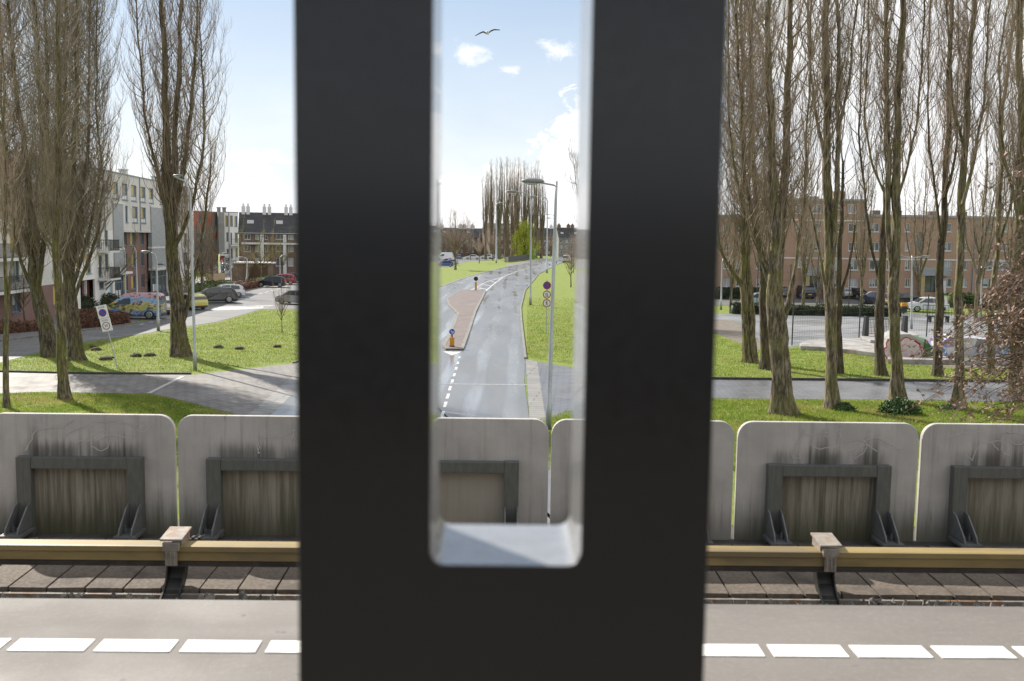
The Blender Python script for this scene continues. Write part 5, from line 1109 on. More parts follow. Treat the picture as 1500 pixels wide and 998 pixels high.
# --- terraces with pitched roofs
def terrace(label, p0, p1, eave_py, ridge_py, depth, wall, wins, dormers=(), chims=(), band=None, doors=(), fm=None, cw=.55):
    T, Ln = frontage('terraced_house', label, 'terraced houses', p0, p1); f = on(T); pm_ = ((p0[0] + p1[0]) / 2); ze = f(pm_, eave_py)[1]
    zr = ze + 3.; Mi_ = None
    # ridge height from the picture row at the ridge's own distance
    R_ = T.matrix_basis.copy(); loc = Vector(T.location); dirn = Vector((-math.sin(T.rotation_euler.z), math.cos(T.rotation_euler.z), 0)); mid_ = loc + Vector((math.cos(T.rotation_euler.z), math.sin(T.rotation_euler.z), 0)) * Ln / 2 + dirn * depth / 2
    zr = PY(pm_, ridge_py, mid_.y).z
    hs = rects(f, wins); mb = MB(); facade(mb, 0, Ln, 0, ze, hs); shell(mb, 0, Ln, 0, ze, depth, 0, False)
    mb.add([(0, 0, ze), (0, depth, ze), (0, depth / 2, zr - .1), (Ln, 0, ze), (Ln, depth, ze), (Ln, depth / 2, zr - .1)], [(0, 2, 1), (3, 4, 5)]); mb.build('wall', wall, T, clean=False)
    for i, h in enumerate(hs): window(T, h, 0, .16, fm or M_WFRAMEW, 0, (0, 2, 1)[i % 3], split=True)
    r_ = MB(); o = .35; sl2 = (zr - ze) / (depth / 2)
    r_.add([(-.1, -o, ze - o * sl2), (Ln + .1, -o, ze - o * sl2), (Ln + .1, depth / 2, zr), (-.1, depth / 2, zr), (-.1, depth + o, ze - o * sl2), (Ln + .1, depth + o, ze - o * sl2)], [(0, 1, 2, 3), (3, 2, 5, 4)])
    r_.add([(-.1, -o, ze - o * sl2 - .12), (Ln + .1, -o, ze - o * sl2 - .12), (Ln + .1, -o, ze - o * sl2 - .003), (-.1, -o, ze - o * sl2 - .003)], [(0, 1, 2, 3)])
    ro = r_.build('roof', M_ROOF, T, clean=False)
    for px in chims: u = f(px, ridge_py)[0]; part('chimney', M_WTRIM if wall is M_BRICKD else M_BRICKD, ro, ((u - cw, depth / 2 - .5, zr - .6), (u + cw, depth / 2 + .5, zr + 1.1)), ((u - cw * .5, depth / 2 - .2, zr + 1.101), (u + cw * .5, depth / 2 + .2, zr + 1.6)), clean=False)
    for px, fr in dormers:
        u = f(px, ridge_py)[0]; y_, z_ = depth / 2 * fr, ze + (zr - ze) * fr; mb = MB(); k_ = .8
        mb.add([(u - .6, y_ - k_ * .5, z_ - k_ * .5 * sl2 + .06), (u + .6, y_ - k_ * .5, z_ - k_ * .5 * sl2 + .06), (u + .6, y_ + k_ * .5, z_ + k_ * .5 * sl2 + .06), (u - .6, y_ + k_ * .5, z_ + k_ * .5 * sl2 + .06)], [(0, 1, 2, 3)]); mb.build('skylight', M_GLASSL, ro, clean=False)
    part('gutter', M_WTRIM, T, ((0, -.28, ze - .42), (Ln, -.003, ze - .16)), clean=False)
    return T, Ln, f, ze
bw_ = [(a, t_, a + w, b) for t_, b in ((343, 351), (360, 369), (378, 390)) for a, w in ((357, 10), (374, 6), (388, 4), (404, 11), (422, 8), (440, 9), (458, 8), (476, 9), (494, 8))]
T, Ln, f, ze = terrace('long terrace with a dark pitched roof and white-framed windows, beside the tower house', (350.5, 400.5), (520, 401.5), 341, 312.5, 9, M_BRICKD, bw_, [(366, .5), (409, .5), (452, .5)], [(354.5, ), ] and [355, 362, 386.5, 394, 419, 426, 450, 457], cw=.32)
for z_py in (355,): z = f(430, z_py + 1)[1]; bo = part('balcony', M_WTRIM, T, ((.5, -1.2, z - .35), (Ln - .3, -.004, z))); railing('balcony_railing', bo, .5, Ln - .3, -1.18, z, z + 1.1, .45)
part('balcony_wall', M_WTRIM, T, *[((f(px, 350)[0] - .3, -1.15, .02), (f(px, 350)[0] + .3, -.005, ze - .43)) for px in (384, 417, 450, 483)], clean=False)
w2 = [(a, t_, a + 3.2, t_ + 4.2) for t_ in (349, 357, 366) for a in range(563, 700, 8)]
terrace('far brown terrace with a dark roof behind the round bare tree', (560, 375.5), (722.5, 376.2), 346, 333.5, 10, M_BRICKD, w2, [(655, .5), (690, .5)], [600, 641, 654, 683, 688, 700], cw=.9)
w3 = [(a, t_, a + 3, t_ + 5) for t_ in (337, 346.5, 358.5) for a in (728, 734, 746, 757)]
terrace('far brown brick block with a higher roof behind the tall poplars', (723, 377.5), (764, 377.8), 334, 327.5, 14, M_BRICKD, w3, [], [738, 752], cw=.7)
w4 = [(a, t_, a + 2.6, t_ + 4) for t_ in (352, 361, 368) for a in (770, 776, 783, 790, 797, 803, 810)]
terrace('far terrace with a dark roof behind the yellow-green willow', (765, 374.5), (817.5, 375.), 347, 334, 10, M_BRICKD, w4, [], [776, 790, 799, 812], cw=.7)
w5 = [(a, t_, a + 4, t_ + 4) for t_ in (351.5, 360, 367) for a in (820, 828, 836, 845, 854, 863, 872)]
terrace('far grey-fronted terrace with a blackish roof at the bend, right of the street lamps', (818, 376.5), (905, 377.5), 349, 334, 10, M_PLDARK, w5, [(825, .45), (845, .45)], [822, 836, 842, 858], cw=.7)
# --- right: tan brick block with a raised part and a lower wing
T, Ln = frontage('apartment_building', 'large tan brick apartment building with white windows and blue-grey entrances', 'apartment building', (1146, 437), (1640, 441)); f = on(T)
zl = f(1400, 319.5)[1]; zh = f(1210, 294.5)[1]; uh = f(1269, 300)[0]
L = []
for px in (1218, 1243, 1274, 1299, 1326, 1380, 1402, 1440, 1462, 1490, 1520, 1560): L += [(px, t_, px + (14 if px != 1326 else 7), t_ + h_) for t_, h_ in ((327, 13), (355, 13), (381, 15), (408, 13))]
L += [(px, t_, px + 9, t_ + h_) for px in (1166, 1193) for t_, h_ in ((327, 12), (355, 13))] + [(1165, 378, 1174, 392), (1201, 380, 1206, 396), (1181, 376, 1186, 390)]
Lh = [(px, 299, px + 13, 313) for px in (1166, 1190, 1242)] + [(1228, 299, 1233, 307)]
hs, hh = rects(f, L), rects(f, Lh)
e = [(1186, 404, 1204, 428), (1354, 404, 1372, 428), (1545, 405, 1560, 429)]; he = rects(f, e)
tall = rects(f, [(1342, 340, 1348, 392)])
mb = MB(); facade(mb, 0, Ln, 0, zl, hs + he + tall, 0, .14); shell(mb, 0, Ln, 0, zl, 11); mb.build('wall', M_BRICKT, T, clean=False)
mb = MB(); facade(mb, 0, uh, zl + .003, zh, hh, 0, .14); shell(mb, 0, uh, zl + .003, zh, 10.9); mb.build('upper_wall', M_BRICKT, T, clean=False)
for i, h in enumerate(hs + hh): window(T, h, 0, .14, M_WFRAMEW, 0, (0, 1, 2, 1, 0)[i % 5])
for h in tall: window(T, h, 0, .14, M_WFRAME, 1, 0)
for h in he:
    window(T, h, 0, .14, M_DOORB, 0, 0, sill=False)
    a, b = h[0] - 1., h[1] + 1.2; z = h[3]
    eo = part('entrance_canopy', M_CORR, T, ((a, -.9, z + .02), (b, -.004, z + 1.1))); part('entrance_post', M_TANP, eo, ((a + .2, -.8, .02), (a + .7, -.4, z + .015)), clean=False); part('entrance_screen', M_WFRAMEW, eo, ((b - 1.2, -.6, .02), (b - .3, -.5, z * .8)), clean=False)
part('roof_edge', M_LEAD, T, ((-.1, -.15, zh + .003), (uh + .1, 11, zh + .28))); part('roof_edge', M_LEAD, T, ((uh + .005, -.15, zl + .004), (Ln + .1, 11.1, zl + .28)))
part('brick_band', M_WTRIM, T, ((0, -.04, f(1210, 324)[1]), (uh, -.003, f(1210, 322)[1])), ((0, -.04, f(1210, 379.7)[1]), (Ln, -.003, f(1210, 377.7)[1])), clean=False)
for px in (1262, 1315, 1425, 1510): u = f(px, 400)[0]; z_ = zh if px < 1269 else zl; mb = MB(); mb.tube([(u, -.09, .1), (u, -.09, z_)], .07, 6); mb.build('drainpipe', M_LEAD, T)
for px, w in ((1237, .8), (1199, .7), (1163, .5)): u = f(px, 295)[0]; part('chimney', M_BRICKT, T, ((u - w, 1.5, zh + .29), (u + w, 3, zh + (1.3 if px == 1237 else .6))), clean=False)
for px in (1300, 1332, 1384, 1430): u = f(px, 320)[0]; part('chimney', M_BRICKD, T, ((u - .5, 3, zl + .29), (u + .5, 4, zl + .9)), clean=False)
T, Ln = frontage('end_block', 'sunlit tan brick end block behind the double-trunked poplar, beside the post', 'apartment building', (960, 433), (1143, 437)); f = on(T)
z = f(1100, 318)[1]; hs = rects(f, [(px, t_, px + 8, t_ + 12) for px in (990, 1010, 1060, 1078, 1108, 1124) for t_ in (330, 356, 382, 408)])
mb = MB(); facade(mb, 0, Ln, 0, z, hs); shell(mb, 0, Ln, 0, z, 11); mb.build('wall', M_BRICKT, T, clean=False); part('roof_edge', M_LEAD, T, ((-.1, -.12, z + .003), (Ln + .02, 11.1, z + .25)))
for i, h in enumerate(hs): window(T, h, 0, .16, M_WFRAMEW, 0, (0, 1, 2)[i % 3])
# sheds, low walls and fences by the corner
def fence(label, a, b, h, mat, w=.14, gap=.015, name='wooden_fence', top=None, pointed=False):
    A, B = G(*a), G(*b); d = B - A; t = thing(name, label, 'fence', (A.x, A.y, 0), math.atan2(d.y, d.x)); n = int(d.length / (w + gap)); mb = MB()
    for k in range(n):
        x = k * (w + gap); hh_ = h * random.uniform(.97, 1.02)
        if pointed: mb.prism([(x, .08), (x + w, .08), (x + w, hh_ - .06), (x + w / 2, hh_), (x, hh_ - .06)], 0, .025, 'xz')
        else: mb.bb((x, 0, .04), (x + w, .03, hh_))
    mb.build('boards', mat, t, clean=False); mb = MB(); mb.bb((0, .031, h * .25), (d.length, .08, h * .33)); mb.bb((0, .031, h * .75), (d.length, .08, h * .83)); mb.build('rail', mat, t, clean=False)
    for k in range(int(d.length / 2.4) + 1): mb = MB(); mb.bb((k * 2.4 - .05, .081, 0), (k * 2.4 + .05, .18, h + .03)); mb.build('post', mat, t, clean=False)
    return t
fence('pale new wooden fence left of the round budding tree', (375, 409), (397.5, 402.5), 2.2, M_WOOD, .28, .03)
fence('brown wooden fence with a gate under the shed roof', (340, 413), (374.5, 409.3), 2.1, M_WOODD, .2, .02)
t = fence('low pale wooden fence beside the dark SUV, before the orange-red house', (304, 421), (331, 418), 1.7, M_WOOD, .3, .03)
fence('brown picket fence at far left behind the leaning poplar', (-40, 469), (50, 464.5), 1.05, M_WOODD, .09, .08, 'picket_fence', pointed=True)
A = G(342, 410); t = thing('shed', 'shed with a white flat roof edge behind the wooden fence', 'shed', (A.x, A.y + 1, 0), -.05); part('wall', M_WOODD, t, ((0, 0, 0), (5.2, 3, 2.55))); part('roof', M_WTRIM, t, ((-.3, -.4, 2.553), (5.6, 3.3, 2.75)))
A, B = G(742, 384.5), G(775, 380.5); d = B - A; t = thing('bridge_parapet', 'long low black parapet with a pale concrete end beside the far road', 'parapet', (A.x, A.y, 0), math.atan2(d.y, d.x)); part('panel', M_IRON, t, ((2.2, 0, .1), (d.length, .5, 1.75))); part('end_pier', M_CONC, t, ((0, -.1, 0), (2.19, .6, 1.5)), bevel=.05)
tt = MB(); tt.bb((2.3, -.03, .5), (2.9, -.002, 1.)); tt.build('reflector', M_RED, t)
# ---------------------------------------------------------------- cars
def arch(x, r, z0, n=9): return [(x + r * math.cos(PI - PI * i / n), z0 + r * math.sin(PI - PI * i / n)) for i in range(n + 1)]
CT = {
 'hatch': dict(L=4.0, W=1.72, zb=.92, r=.31, ax=1.25, top=[(-2, .4), (-1.99, .72), (-1.9, .95), (-1.72, 1.28), (-1.5, 1.42), (-.6, 1.5), (.2, 1.48), (.55, 1.4), (1.2, .98), (1.75, .82), (1.95, .66), (2, .4)],
      side=[[(-1.45, .96), (-1.35, 1.32), (-.45, 1.4), (-.45, .95)], [(-.38, .95), (-.38, 1.4), (.4, 1.37), (.98, .98)]], ws=((.6, 1.36), (1.15, 1.0)), rw=((-1.74, 1.22), (-1.9, .98))),
 'suv': dict(L=4.45, W=1.84, zb=1.02, r=.36, ax=1.36, top=[(-2.2, .45), (-2.22, .8), (-2.12, 1.05), (-1.85, 1.45), (-1.6, 1.58), (-.5, 1.65), (.35, 1.6), (.62, 1.52), (1.25, 1.1), (1.95, .95), (2.18, .75), (2.22, .45)],
      side=[[(-1.7, 1.1), (-1.5, 1.43), (-.45, 1.52), (-.45, 1.06)], [(-.37, 1.06), (-.37, 1.52), (.45, 1.49), (1.0, 1.08)]], ws=((.67, 1.48), (1.2, 1.13)), rw=((-1.9, 1.38), (-2.1, 1.08))),
 'van': dict(L=4.3, W=1.78, zb=1.05, r=.32, ax=1.32, top=[(-2.12, .4), (-2.14, .9), (-2.08, 1.6), (-1.95, 1.8), (-1.7, 1.86), (.1, 1.86), (.5, 1.78), (1.35, 1.12), (1.95, .92), (2.12, .72), (2.15, .4)],
      side=[[(.0, 1.1), (.0, 1.5), (.42, 1.5), (1.12, 1.06)]], ws=((.56, 1.7), (1.3, 1.16)), rw=((-2.07, 1.66), (-2.13, 1.12))),
 'sedan': dict(L=4.5, W=1.76, zb=.92, r=.32, ax=1.35, top=[(-2.25, .4), (-2.24, .8), (-2.1, .98), (-1.5, 1.02), (-.95, 1.36), (-.4, 1.43), (.2, 1.42), (.55, 1.34), (1.15, .97), (1.95, .82), (2.2, .64), (2.25, .4)],
      side=[[(-1.15, 1.0), (-.85, 1.3), (-.42, 1.35), (-.42, .95)], [(-.35, .95), (-.35, 1.35), (.38, 1.32), (.92, .97)]], ws=((.6, 1.3), (1.1, 1.0)), rw=((-1.0, 1.31), (-1.42, 1.06)))}
def car(label, kind, mat, px, py, heading, group='parked cars', cat='car', name='parked_car', sc=1., plates=True, win=None):
    c = CT[kind]; p = G(px, py); t = thing(name, label, cat, (p.x, p.y, .02), RAD(heading), group); t.scale = (sc,) * 3
    zb, W_ = c['zb'], c['W'] / 2; wy = lambda z: W_ - .02 - max(0, z - zb) * .32 - max(0, .5 - z) * .1
    bot = [(-c['L'] / 2 + .03, .24)] + arch(-c['ax'], c['r'] + .06, .24)[0:] + arch(c['ax'], c['r'] + .06, .24) + [(c['L'] / 2 - .05, .24)]
    poly = bot + list(reversed(c['top'])); n = len(poly); mb = MB()
    vs = [(x, -wy(z), z) for x, z in poly] + [(x, wy(z), z) for x, z in poly]
    mb.add(vs, [tuple(range(n)), tuple(range(2 * n - 1, n - 1, -1))] + [(i, n + i, n + (i + 1) % n, (i + 1) % n) for i in range(n)])
    mb.build('body', mat, t, bevel=.035, seg=2)
    mb = MB(); mb.bb((-c['L'] / 2 + .12, -W_ + .12, .2), (c['L'] / 2 - .12, W_ - .12, .7)); mb.build('underbody', M_CPLASTIC, t, clean=False)
    for s in (-1, 1):
        for q in c['side']:
            mb = MB(); mb.add([(x, s * (wy(z) + .006), z) for x, z in q], [tuple(range(len(q)))]); mb.add([(x, s * (wy(z) - .02), z) for x, z in q], [tuple(range(len(q)))]); mb.build('side_window', win or M_CGLASS, t, clean=False)
        for ax in (-c['ax'], c['ax']):
            w = MB(); w.tube([(ax, s * (W_ - .22), c['r'] + .02), (ax, s * (W_ - .035), c['r'] + .02)], c['r'], 20); wo = w.build('wheel', M_TYRE, t)
            w = MB(); w.tube([(ax, s * (W_ - .034), c['r'] + .02), (ax, s * (W_ - .02), c['r'] + .02)], [c['r'] * .68, c['r'] * .62], 16)
            w.build('rim', M_RIM, wo)
            w = MB(); 
            for k in range(5): a = k * 1.2566 + .3; w.tube([(ax + math.cos(a) * c['r'] * .22, s * (W_ - .018), c['r'] + .02 + math.sin(a) * c['r'] * .22), (ax + math.cos(a) * c['r'] * .56, s * (W_ - .018), c['r'] + .02 + math.sin(a) * c['r'] * .56)], c['r'] * .09, 5)
            w.build('rim_gap', M_CPLASTIC, wo)
        zf = c['top'][-2][1]; m_ = MB(); m_.ell((c['L'] / 2 - .16, s * (W_ - .28), zf + .03), (.14, .2, .075), 8, 6); m_.build('headlight', M_HEADL, t)
        zr = c['top'][2][1] - .02; m_ = MB(); m_.ell((c['top'][2][0] + .07, s * (W_ - .15), zr), (.08, .12, .16), 8, 6); m_.build('tail_light', M_TAIL, t)
        m_ = MB(); m_.ell((.95, s * (W_ + .06), zb + .06), (.07, .1, .07), 8, 6); m_.build('mirror', M_CPLASTIC, t)
    for k, nm in (('ws', 'windscreen'), ('rw', 'rear_window')):
        (x1, z1), (x2, z2) = c[k]; s = 1 if k == 'ws' else -1; nx, nz = (z1 - z2) * s, abs(x2 - x1); l = math.hypot(nx, nz); ox, oz = s * abs(nx) / l * .03, nz / l * .03
        mb = MB(); mb.add([(x1 + ox, -wy(z1) + .08, z1 + oz), (x1 + ox, wy(z1) - .08, z1 + oz), (x2 + ox, wy(z2) - .07, z2 + oz), (x2 + ox, -wy(z2) + .07, z2 + oz)], [(0, 1, 2, 3)]); mb.build(nm, win or M_CGLASS, t, clean=False)
    for s in (-1, 1): mb = MB(); mb.bb((s * c['L'] / 2 - .03 * s, -.26, .5), (s * (c['L'] / 2 + .012), .26, .61)); mb.build('number_plate', M_PLATE, t, clean=False)
    mb = MB()
    for s in (-1, 1): mb.bb((s * (c['L'] / 2 - .12), -W_ + .1, .26), (s * (c['L'] / 2 + .02), W_ - .1, .42))
    mb.build('bumper', M_CPLASTIC, t, bevel=.03)
    return t
gl, gr, gc = 'cars parked before the left houses', 'cars parked before the tan brick building', 'cars on the far car park'
vn = car('small van painted all over with a colourful mural, parked by the brown hedge', 'van', M_MURAL, 196, 467, 184, gl, 'van', 'painted_van', 1.14)
car('white hatchback seen from behind, right of the painted van', 'hatch', M_CWHITE, 243, 459, 118, gl)
car('lime yellow hatchback behind the forked poplar', 'hatch', M_LIME, 276, 453, 140, gl)
car('dark graphite SUV parked beside the crossing', 'suv', M_GRAPH, 314, 444, 203, gl)
car('white car just behind the dark graphite SUV', 'hatch', M_CWHITE, 331, 436, 203, gl)
car('black hatchback by the green hedge near the post', 'hatch', M_CBLACK, 397, 421, 186, gl)
car('red car behind the black hatchback', 'hatch', M_CRED, 413, 417, 188, gl)
car('dark car furthest right behind the red car, at the post', 'sedan', M_NAVY, 428, 414, 190, gl)
car('silver car cut off by the left edge of the post', 'hatch', M_SILVER, 434, 446, 160, gl)
car('blue car at the left edge of the slot view, by the round bare tree', 'hatch', M_CBLUE, 652, 391, 185, gc)
car('red car behind the blue car in the slot view', 'hatch', M_CRED, 655, 387, 185, gc)
car('silver car between the red car and the round bare tree', 'hatch', M_SILVER, 660, 388.5, 185, gc)
car('white box van parked far left in the slot view', 'van', M_CWHITE, 650, 382, 190, gc, 'van', 'parked_van', 1.35)
car('dark blue car beside the white box van', 'hatch', M_NAVY, 672, 380, 260, gc, sc=1.1)
car('white car before the far terrace, left of the tall poplars', 'sedan', M_CWHITE, 692, 380.5, 180, gc, sc=1.15)
car('white car among the trunks of the far tall poplars', 'hatch', M_CWHITE, 713, 379.5, 170, gc, sc=1.1)
car('pale car behind the pole of the left street lamp far away', 'hatch', M_SILVER, 729, 379, 180, gc, sc=1.1)
car('white van driving away on the right lane at the bend', 'van', M_CWHITE, 830, 385, 80, 'vehicles on the main road', 'van', 'white_van', 1.25)
car('ice-blue and white car behind the double-trunked poplar', 'hatch', M_ICE, 1112, 449, 170, gr)
car('dark blue SUV with a yellow plate seen from behind, left of the light-barked poplar', 'suv', M_NAVY, 1174, 437, 100, gr)
car('pale silver car behind the light-barked poplar', 'hatch', M_SILVER, 1234, 437, 100, gr)
car('black car facing the viewer between the poplars', 'sedan', M_CBLACK, 1252, 438, 292, gr)
car('dark car with red tail lights beside the two yellow blocks', 'hatch', M_NAVY, 1284, 446, 120, gr)
car('black sedan behind the poplar with the round bush', 'sedan', M_CBLACK, 1322, 448, 200, gr)
car('white hatchback in side view behind the black railings', 'hatch', M_CWHITE, 1357, 457, 178, gr, sc=1.02)
car('green hatchback behind the white hatchback', 'hatch', M_CGREEN, 1357, 437, 300, gr)
car('dark car left of the green hatchback', 'suv', M_NAVY, 1332, 437, 285, gr)
car('silver car right of the green hatchback', 'hatch', M_SILVER, 1387, 437, 290, gr)
car('white car behind the brown-leaved twigs, right of the silver car', 'hatch', M_CWHITE, 1419, 437, 285, gr)
car('grey car right of the white car behind the twigs', 'hatch', M_GRAPH, 1440, 438, 288, gr)
car('red car near the right edge, behind the beech twigs', 'hatch', M_CRED, 1466, 439, 300, gr)
car('white car at the far right behind the ivy-covered poplar', 'sedan', M_CWHITE, 1489, 440, 280, gr)
car('dark car left of the dark blue SUV, behind the thickest poplar', 'hatch', M_GRAPH, 1138, 436, 95, gr)
# ---------------------------------------------------------------- street lamps
def lamp(label, base, top, arms, r=.08, group='street lamps', curve=True, head=1., pole=None):
    b = G(*base); H = upz(top[0], top[1], b); x0 = PY(top[0], top[1], b.y).x - b.x; t = thing('street_lamp', label, 'street lamp', (b.x, b.y, 0), 0, group)
    mb = MB(); c_ = max(.1, min(.8, H * .08)); lean = lambda z: x0 * z / H
    pts = [(0, 0, 0), (lean(.9), 0, .9), (lean(.95), 0, .95), (lean(H - c_), 0, H - c_)]; rs_ = [r * 1.35, r * 1.35, r * 1.05, r * .62]
    if len(arms) == 1 and curve:
        hx = arms[0] ; sg = 1 if hx > 0 else -1; pts += [(x0 + sg * c_ * .3, 0, H - c_ * .3), (x0 + sg * c_, 0, H)]; rs_ += [r * .6, r * .5]
        mb.tube(pts, rs_, 10); mb.build('pole', M_LAMP, t, smooth=True); m2 = MB(); m2.tube([(x0 + sg * c_ * .95, 0, H), (x0 + hx, 0, H + .05)], r * .45, 8); m2.build('arm', M_LAMP, t, smooth=True)
    else:
        pts.append((x0, 0, H + .06)); rs_.append(r * .6); mb.tube(pts, rs_, 10); mb.build('pole', M_LAMP, t, smooth=True)
        for hx in arms: m2 = MB(); m2.tube([(x0, 0, H - .1), (x0 + hx, 0, H)], r * .4, 8); m2.build('arm', M_LAMP, t, smooth=True)
    for hx in arms:
        sg = 1 if hx > 0 else -1; m2 = MB(); xh = x0 + hx + sg * .28 * head; m2.ell((xh, 0, H + .05), (.42 * head, .15 * head, .105 * head), 14, 8); ho = m2.build('lamp_head', M_LAMPH, t, smooth=True)
        m2 = MB(); m2.ell((xh + sg * .05, 0, H - .01), (.28 * head, .11 * head, .08 * head), 12, 6); m2.build('lens', M_GLASSL, ho, smooth=True)
    return t
def armlen(px0, px1, base): b = G(*base); return (px1 - px0) / F0 * b.y
b = (803, 629); lamp('nearest street lamp in the slot, tall grey pole with a straight arm to the left', b, (815, 268), [armlen(815, 792, b)], .085, curve=False, head=1.0)
b = (777, 447); lamp('second street lamp in the slot, with a curved arm, left of the nearest one', b, (778, 282), [armlen(778, 756, b)], .11, head=1.5)
b = (801, 400); lamp('third street lamp on the right verge, with a curved arm, in the slot', b, (802, 289), [armlen(802, 784, b)], .17, head=1.8)
b = (815, 386); lamp('far street lamp with a curved arm near the bend', b, (815, 320), [armlen(815, 806, b)], .14, head=1.5)
b = (812, 383); lamp('farthest street lamp with a flat arm at the bend', b, (812, 314.5), [armlen(812, 804, b)], .14, head=1.5)
b = (727, 385.5); lamp('street lamp on the left verge before the far poplars, arm to the right', b, (727, 297), [armlen(727, 737, b)], .2, head=1.5)
b = (286, 543); lamp('tall street lamp on the left lawn beside the forked poplar', b, (278, 259), [armlen(278, 266, b)], .075, head=.62)
b = (232, 485); lamp('shorter street lamp with a flat arm behind the forked poplar, before the painted van', b, (229, 370), [armlen(229, 219, b)], .09, head=.9)
b = (201, 446); lamp('thin street lamp before the red-brown brick front', b, (199, 361.5), [armlen(199, 193, b)], .09, head=.9)
b = (184, 447); lamp('thin pole lamp beside the entry of the white house', b, (183, 363), [armlen(183, 178, b)], .08, head=.7)
b = (246, 437); lamp('thin street lamp left of the forked poplar trunk, behind the white hatchback', b, (244, 388), [armlen(244, 239, b)], .09, head=.9)
b = (339, 424); lamp('slim lamp pole before the tower house', b, (337, 372), [armlen(337, 333, b)], .09, head=.9)
b = (361, 417); lamp('small street lamp before the wooden fence', b, (362, 378), [armlen(362, 357, b)], .1, head=1.2)
b = (410, 410); lamp('small street lamp right of the round budding tree', b, (410, 375), [armlen(410, 413, b)], .1, head=1.2)
b = (1335, 482); lamp('double-headed street lamp on the paved court behind the railings', b, (1336, 376), [armlen(1336, 1322, b), armlen(1336, 1352, b)], .085, curve=False, head=.8)
b = (1277, 438); lamp('slim lamp pole before the tan brick building, beside the yellow blocks', b, (1277, 392), [armlen(1277, 1271, b)], .09, head=.9)
b = (1437, 462); lamp('street lamp with two short arms behind the brown-leaved twigs', b, (1438, 391), [armlen(1438, 1431, b), armlen(1438, 1449, b)], .08, curve=False, head=.7)
b = (1477, 470); lamp('grey lamp pole left of the ivy-covered poplar', b, (1478, 385), [armlen(1478, 1472, b)], .08, head=.7)
b = (1056, 454); lamp('pale thin lamp pole close to the right edge of the post', b, (1058, 378), [armlen(1058, 1064, b)], .09, head=.8)
# ---------------------------------------------------------------- signs and bollards
def textmesh(body, size, mat, par, loc, name='lettering', sx_=1.):
    cu = bpy.data.curves.new(name, 'FONT'); cu.body = body; cu.size = size; cu.align_x = 'CENTER'; cu.align_y = 'CENTER'; cu.extrude = .001
    tmp = bpy.data.objects.new('t', cu); COL.objects.link(tmp); dg = bpy.context.evaluated_depsgraph_get(); me = bpy.data.meshes.new_from_object(tmp.evaluated_get(dg)); bpy.data.objects.remove(tmp); bpy.data.curves.remove(cu)
    o = link_mesh(name, me, mat, par); o.rotation_euler = (PI / 2, 0, 0); o.location = loc; o.scale = (sx_, 1, 1); return o
def layer(par, name, mat, c, r, y, th=.004):
    mb = MB(); mb.prism([(c[0] + r * math.cos(a), c[1] + r * math.sin(a)) for a in [2 * PI * i / 32 for i in range(32)]], y - th, y, 'xz'); return mb.build(name, mat, par)
def bars(par, name, mat, L, y, th=.003):
    mb = MB()
    for (x0, z0), (x1, z1), w in L:
        d = Vector((x1 - x0, z1 - z0)); n_ = Vector((-d.y, d.x)).normalized() * w / 2; mb.prism([(x0 - n_.x, z0 - n_.y), (x1 - n_.x, z1 - n_.y), (x1 + n_.x, z1 + n_.y), (x0 + n_.x, z0 + n_.y)], y - th, y, 'xz')
    return mb.build(name, mat, par)
# three round signs on one pole
b = G(800, 489.5); sc1 = b.y / F0; t = thing('traffic_sign', 'grey pole with three round signs, red-rimmed, on the right verge', 'traffic sign', (b.x, b.y, 0))
mb = MB(); mb.tube([(0, 0, 0), (0, 0, upz(800, 410.5, b))], .035, 8); mb.build('pole', M_LAMP, t)
for k, cy in enumerate((418.3, 431.6, 444.4)):
    z = upz(800, cy, b); R_ = 5.9 * sc1; d = layer(t, 'sign_disc', M_RED, (0, z), R_, -.05, .012); d['label'] = ('blue disc with red cross', 'white disc with small vehicle symbols', 'white disc with walking figure')[k]
    layer(d, 'sign_face', M_BLUE if k == 0 else M_WHITE, (0, z), R_ * .78, -.063)
    q = R_ * .53
    if k == 0: bars(d, 'red_cross', M_RED, [((-q, z - q), (q, z + q), R_ * .2), ((-q, z + q), (-R_ * .1, z + R_ * .1), R_ * .2), ((R_ * .1, z - R_ * .1), (q, z - q), R_ * .2)], -.0675)
    elif k == 1:
        s = MB()
        for cx, cz in ((-.3, .08), (.12, .08), (-.2, -.42), (.26, -.42)):
            s.prism([(cx * R_ + R_ * .14 * math.cos(a), z + cz * R_ + R_ * .14 * math.sin(a)) for a in [2 * PI * i / 14 for i in range(14)]], -.071, -.068, 'xz')
        s.build('symbol', M_BLACK, d); bars(d, 'symbol', M_BLACK, [((-.32 * R_, z + .18 * R_), (-.02 * R_, z + .32 * R_), R_ * .1), ((-.02 * R_, z + .3 * R_), (.14 * R_, z + .14 * R_), R_ * .1), ((.1 * R_, z + .42 * R_), (.34 * R_, z + .42 * R_), R_ * .1), ((-.15 * R_, z - .26 * R_), (.2 * R_, z - .26 * R_), R_ * .12)], -.0675)
    else:
        bars(d, 'walking_figure', M_BLACK, [((0, z - .08 * R_), (.02 * R_, z + .34 * R_), R_ * .24), ((-.02 * R_, z - .1 * R_), (-.26 * R_, z - .58 * R_), R_ * .13), ((.03 * R_, z - .1 * R_), (.24 * R_, z - .56 * R_), R_ * .13), ((-.04 * R_, z + .28 * R_), (-.4 * R_, z + .12 * R_), R_ * .09), ((.06 * R_, z + .26 * R_), (.26 * R_, z - .04 * R_), R_ * .09)], -.0675); layer(d, 'walking_figure', M_BLACK, (.02 * R_, z + .5 * R_), R_ * .13, -.0675)
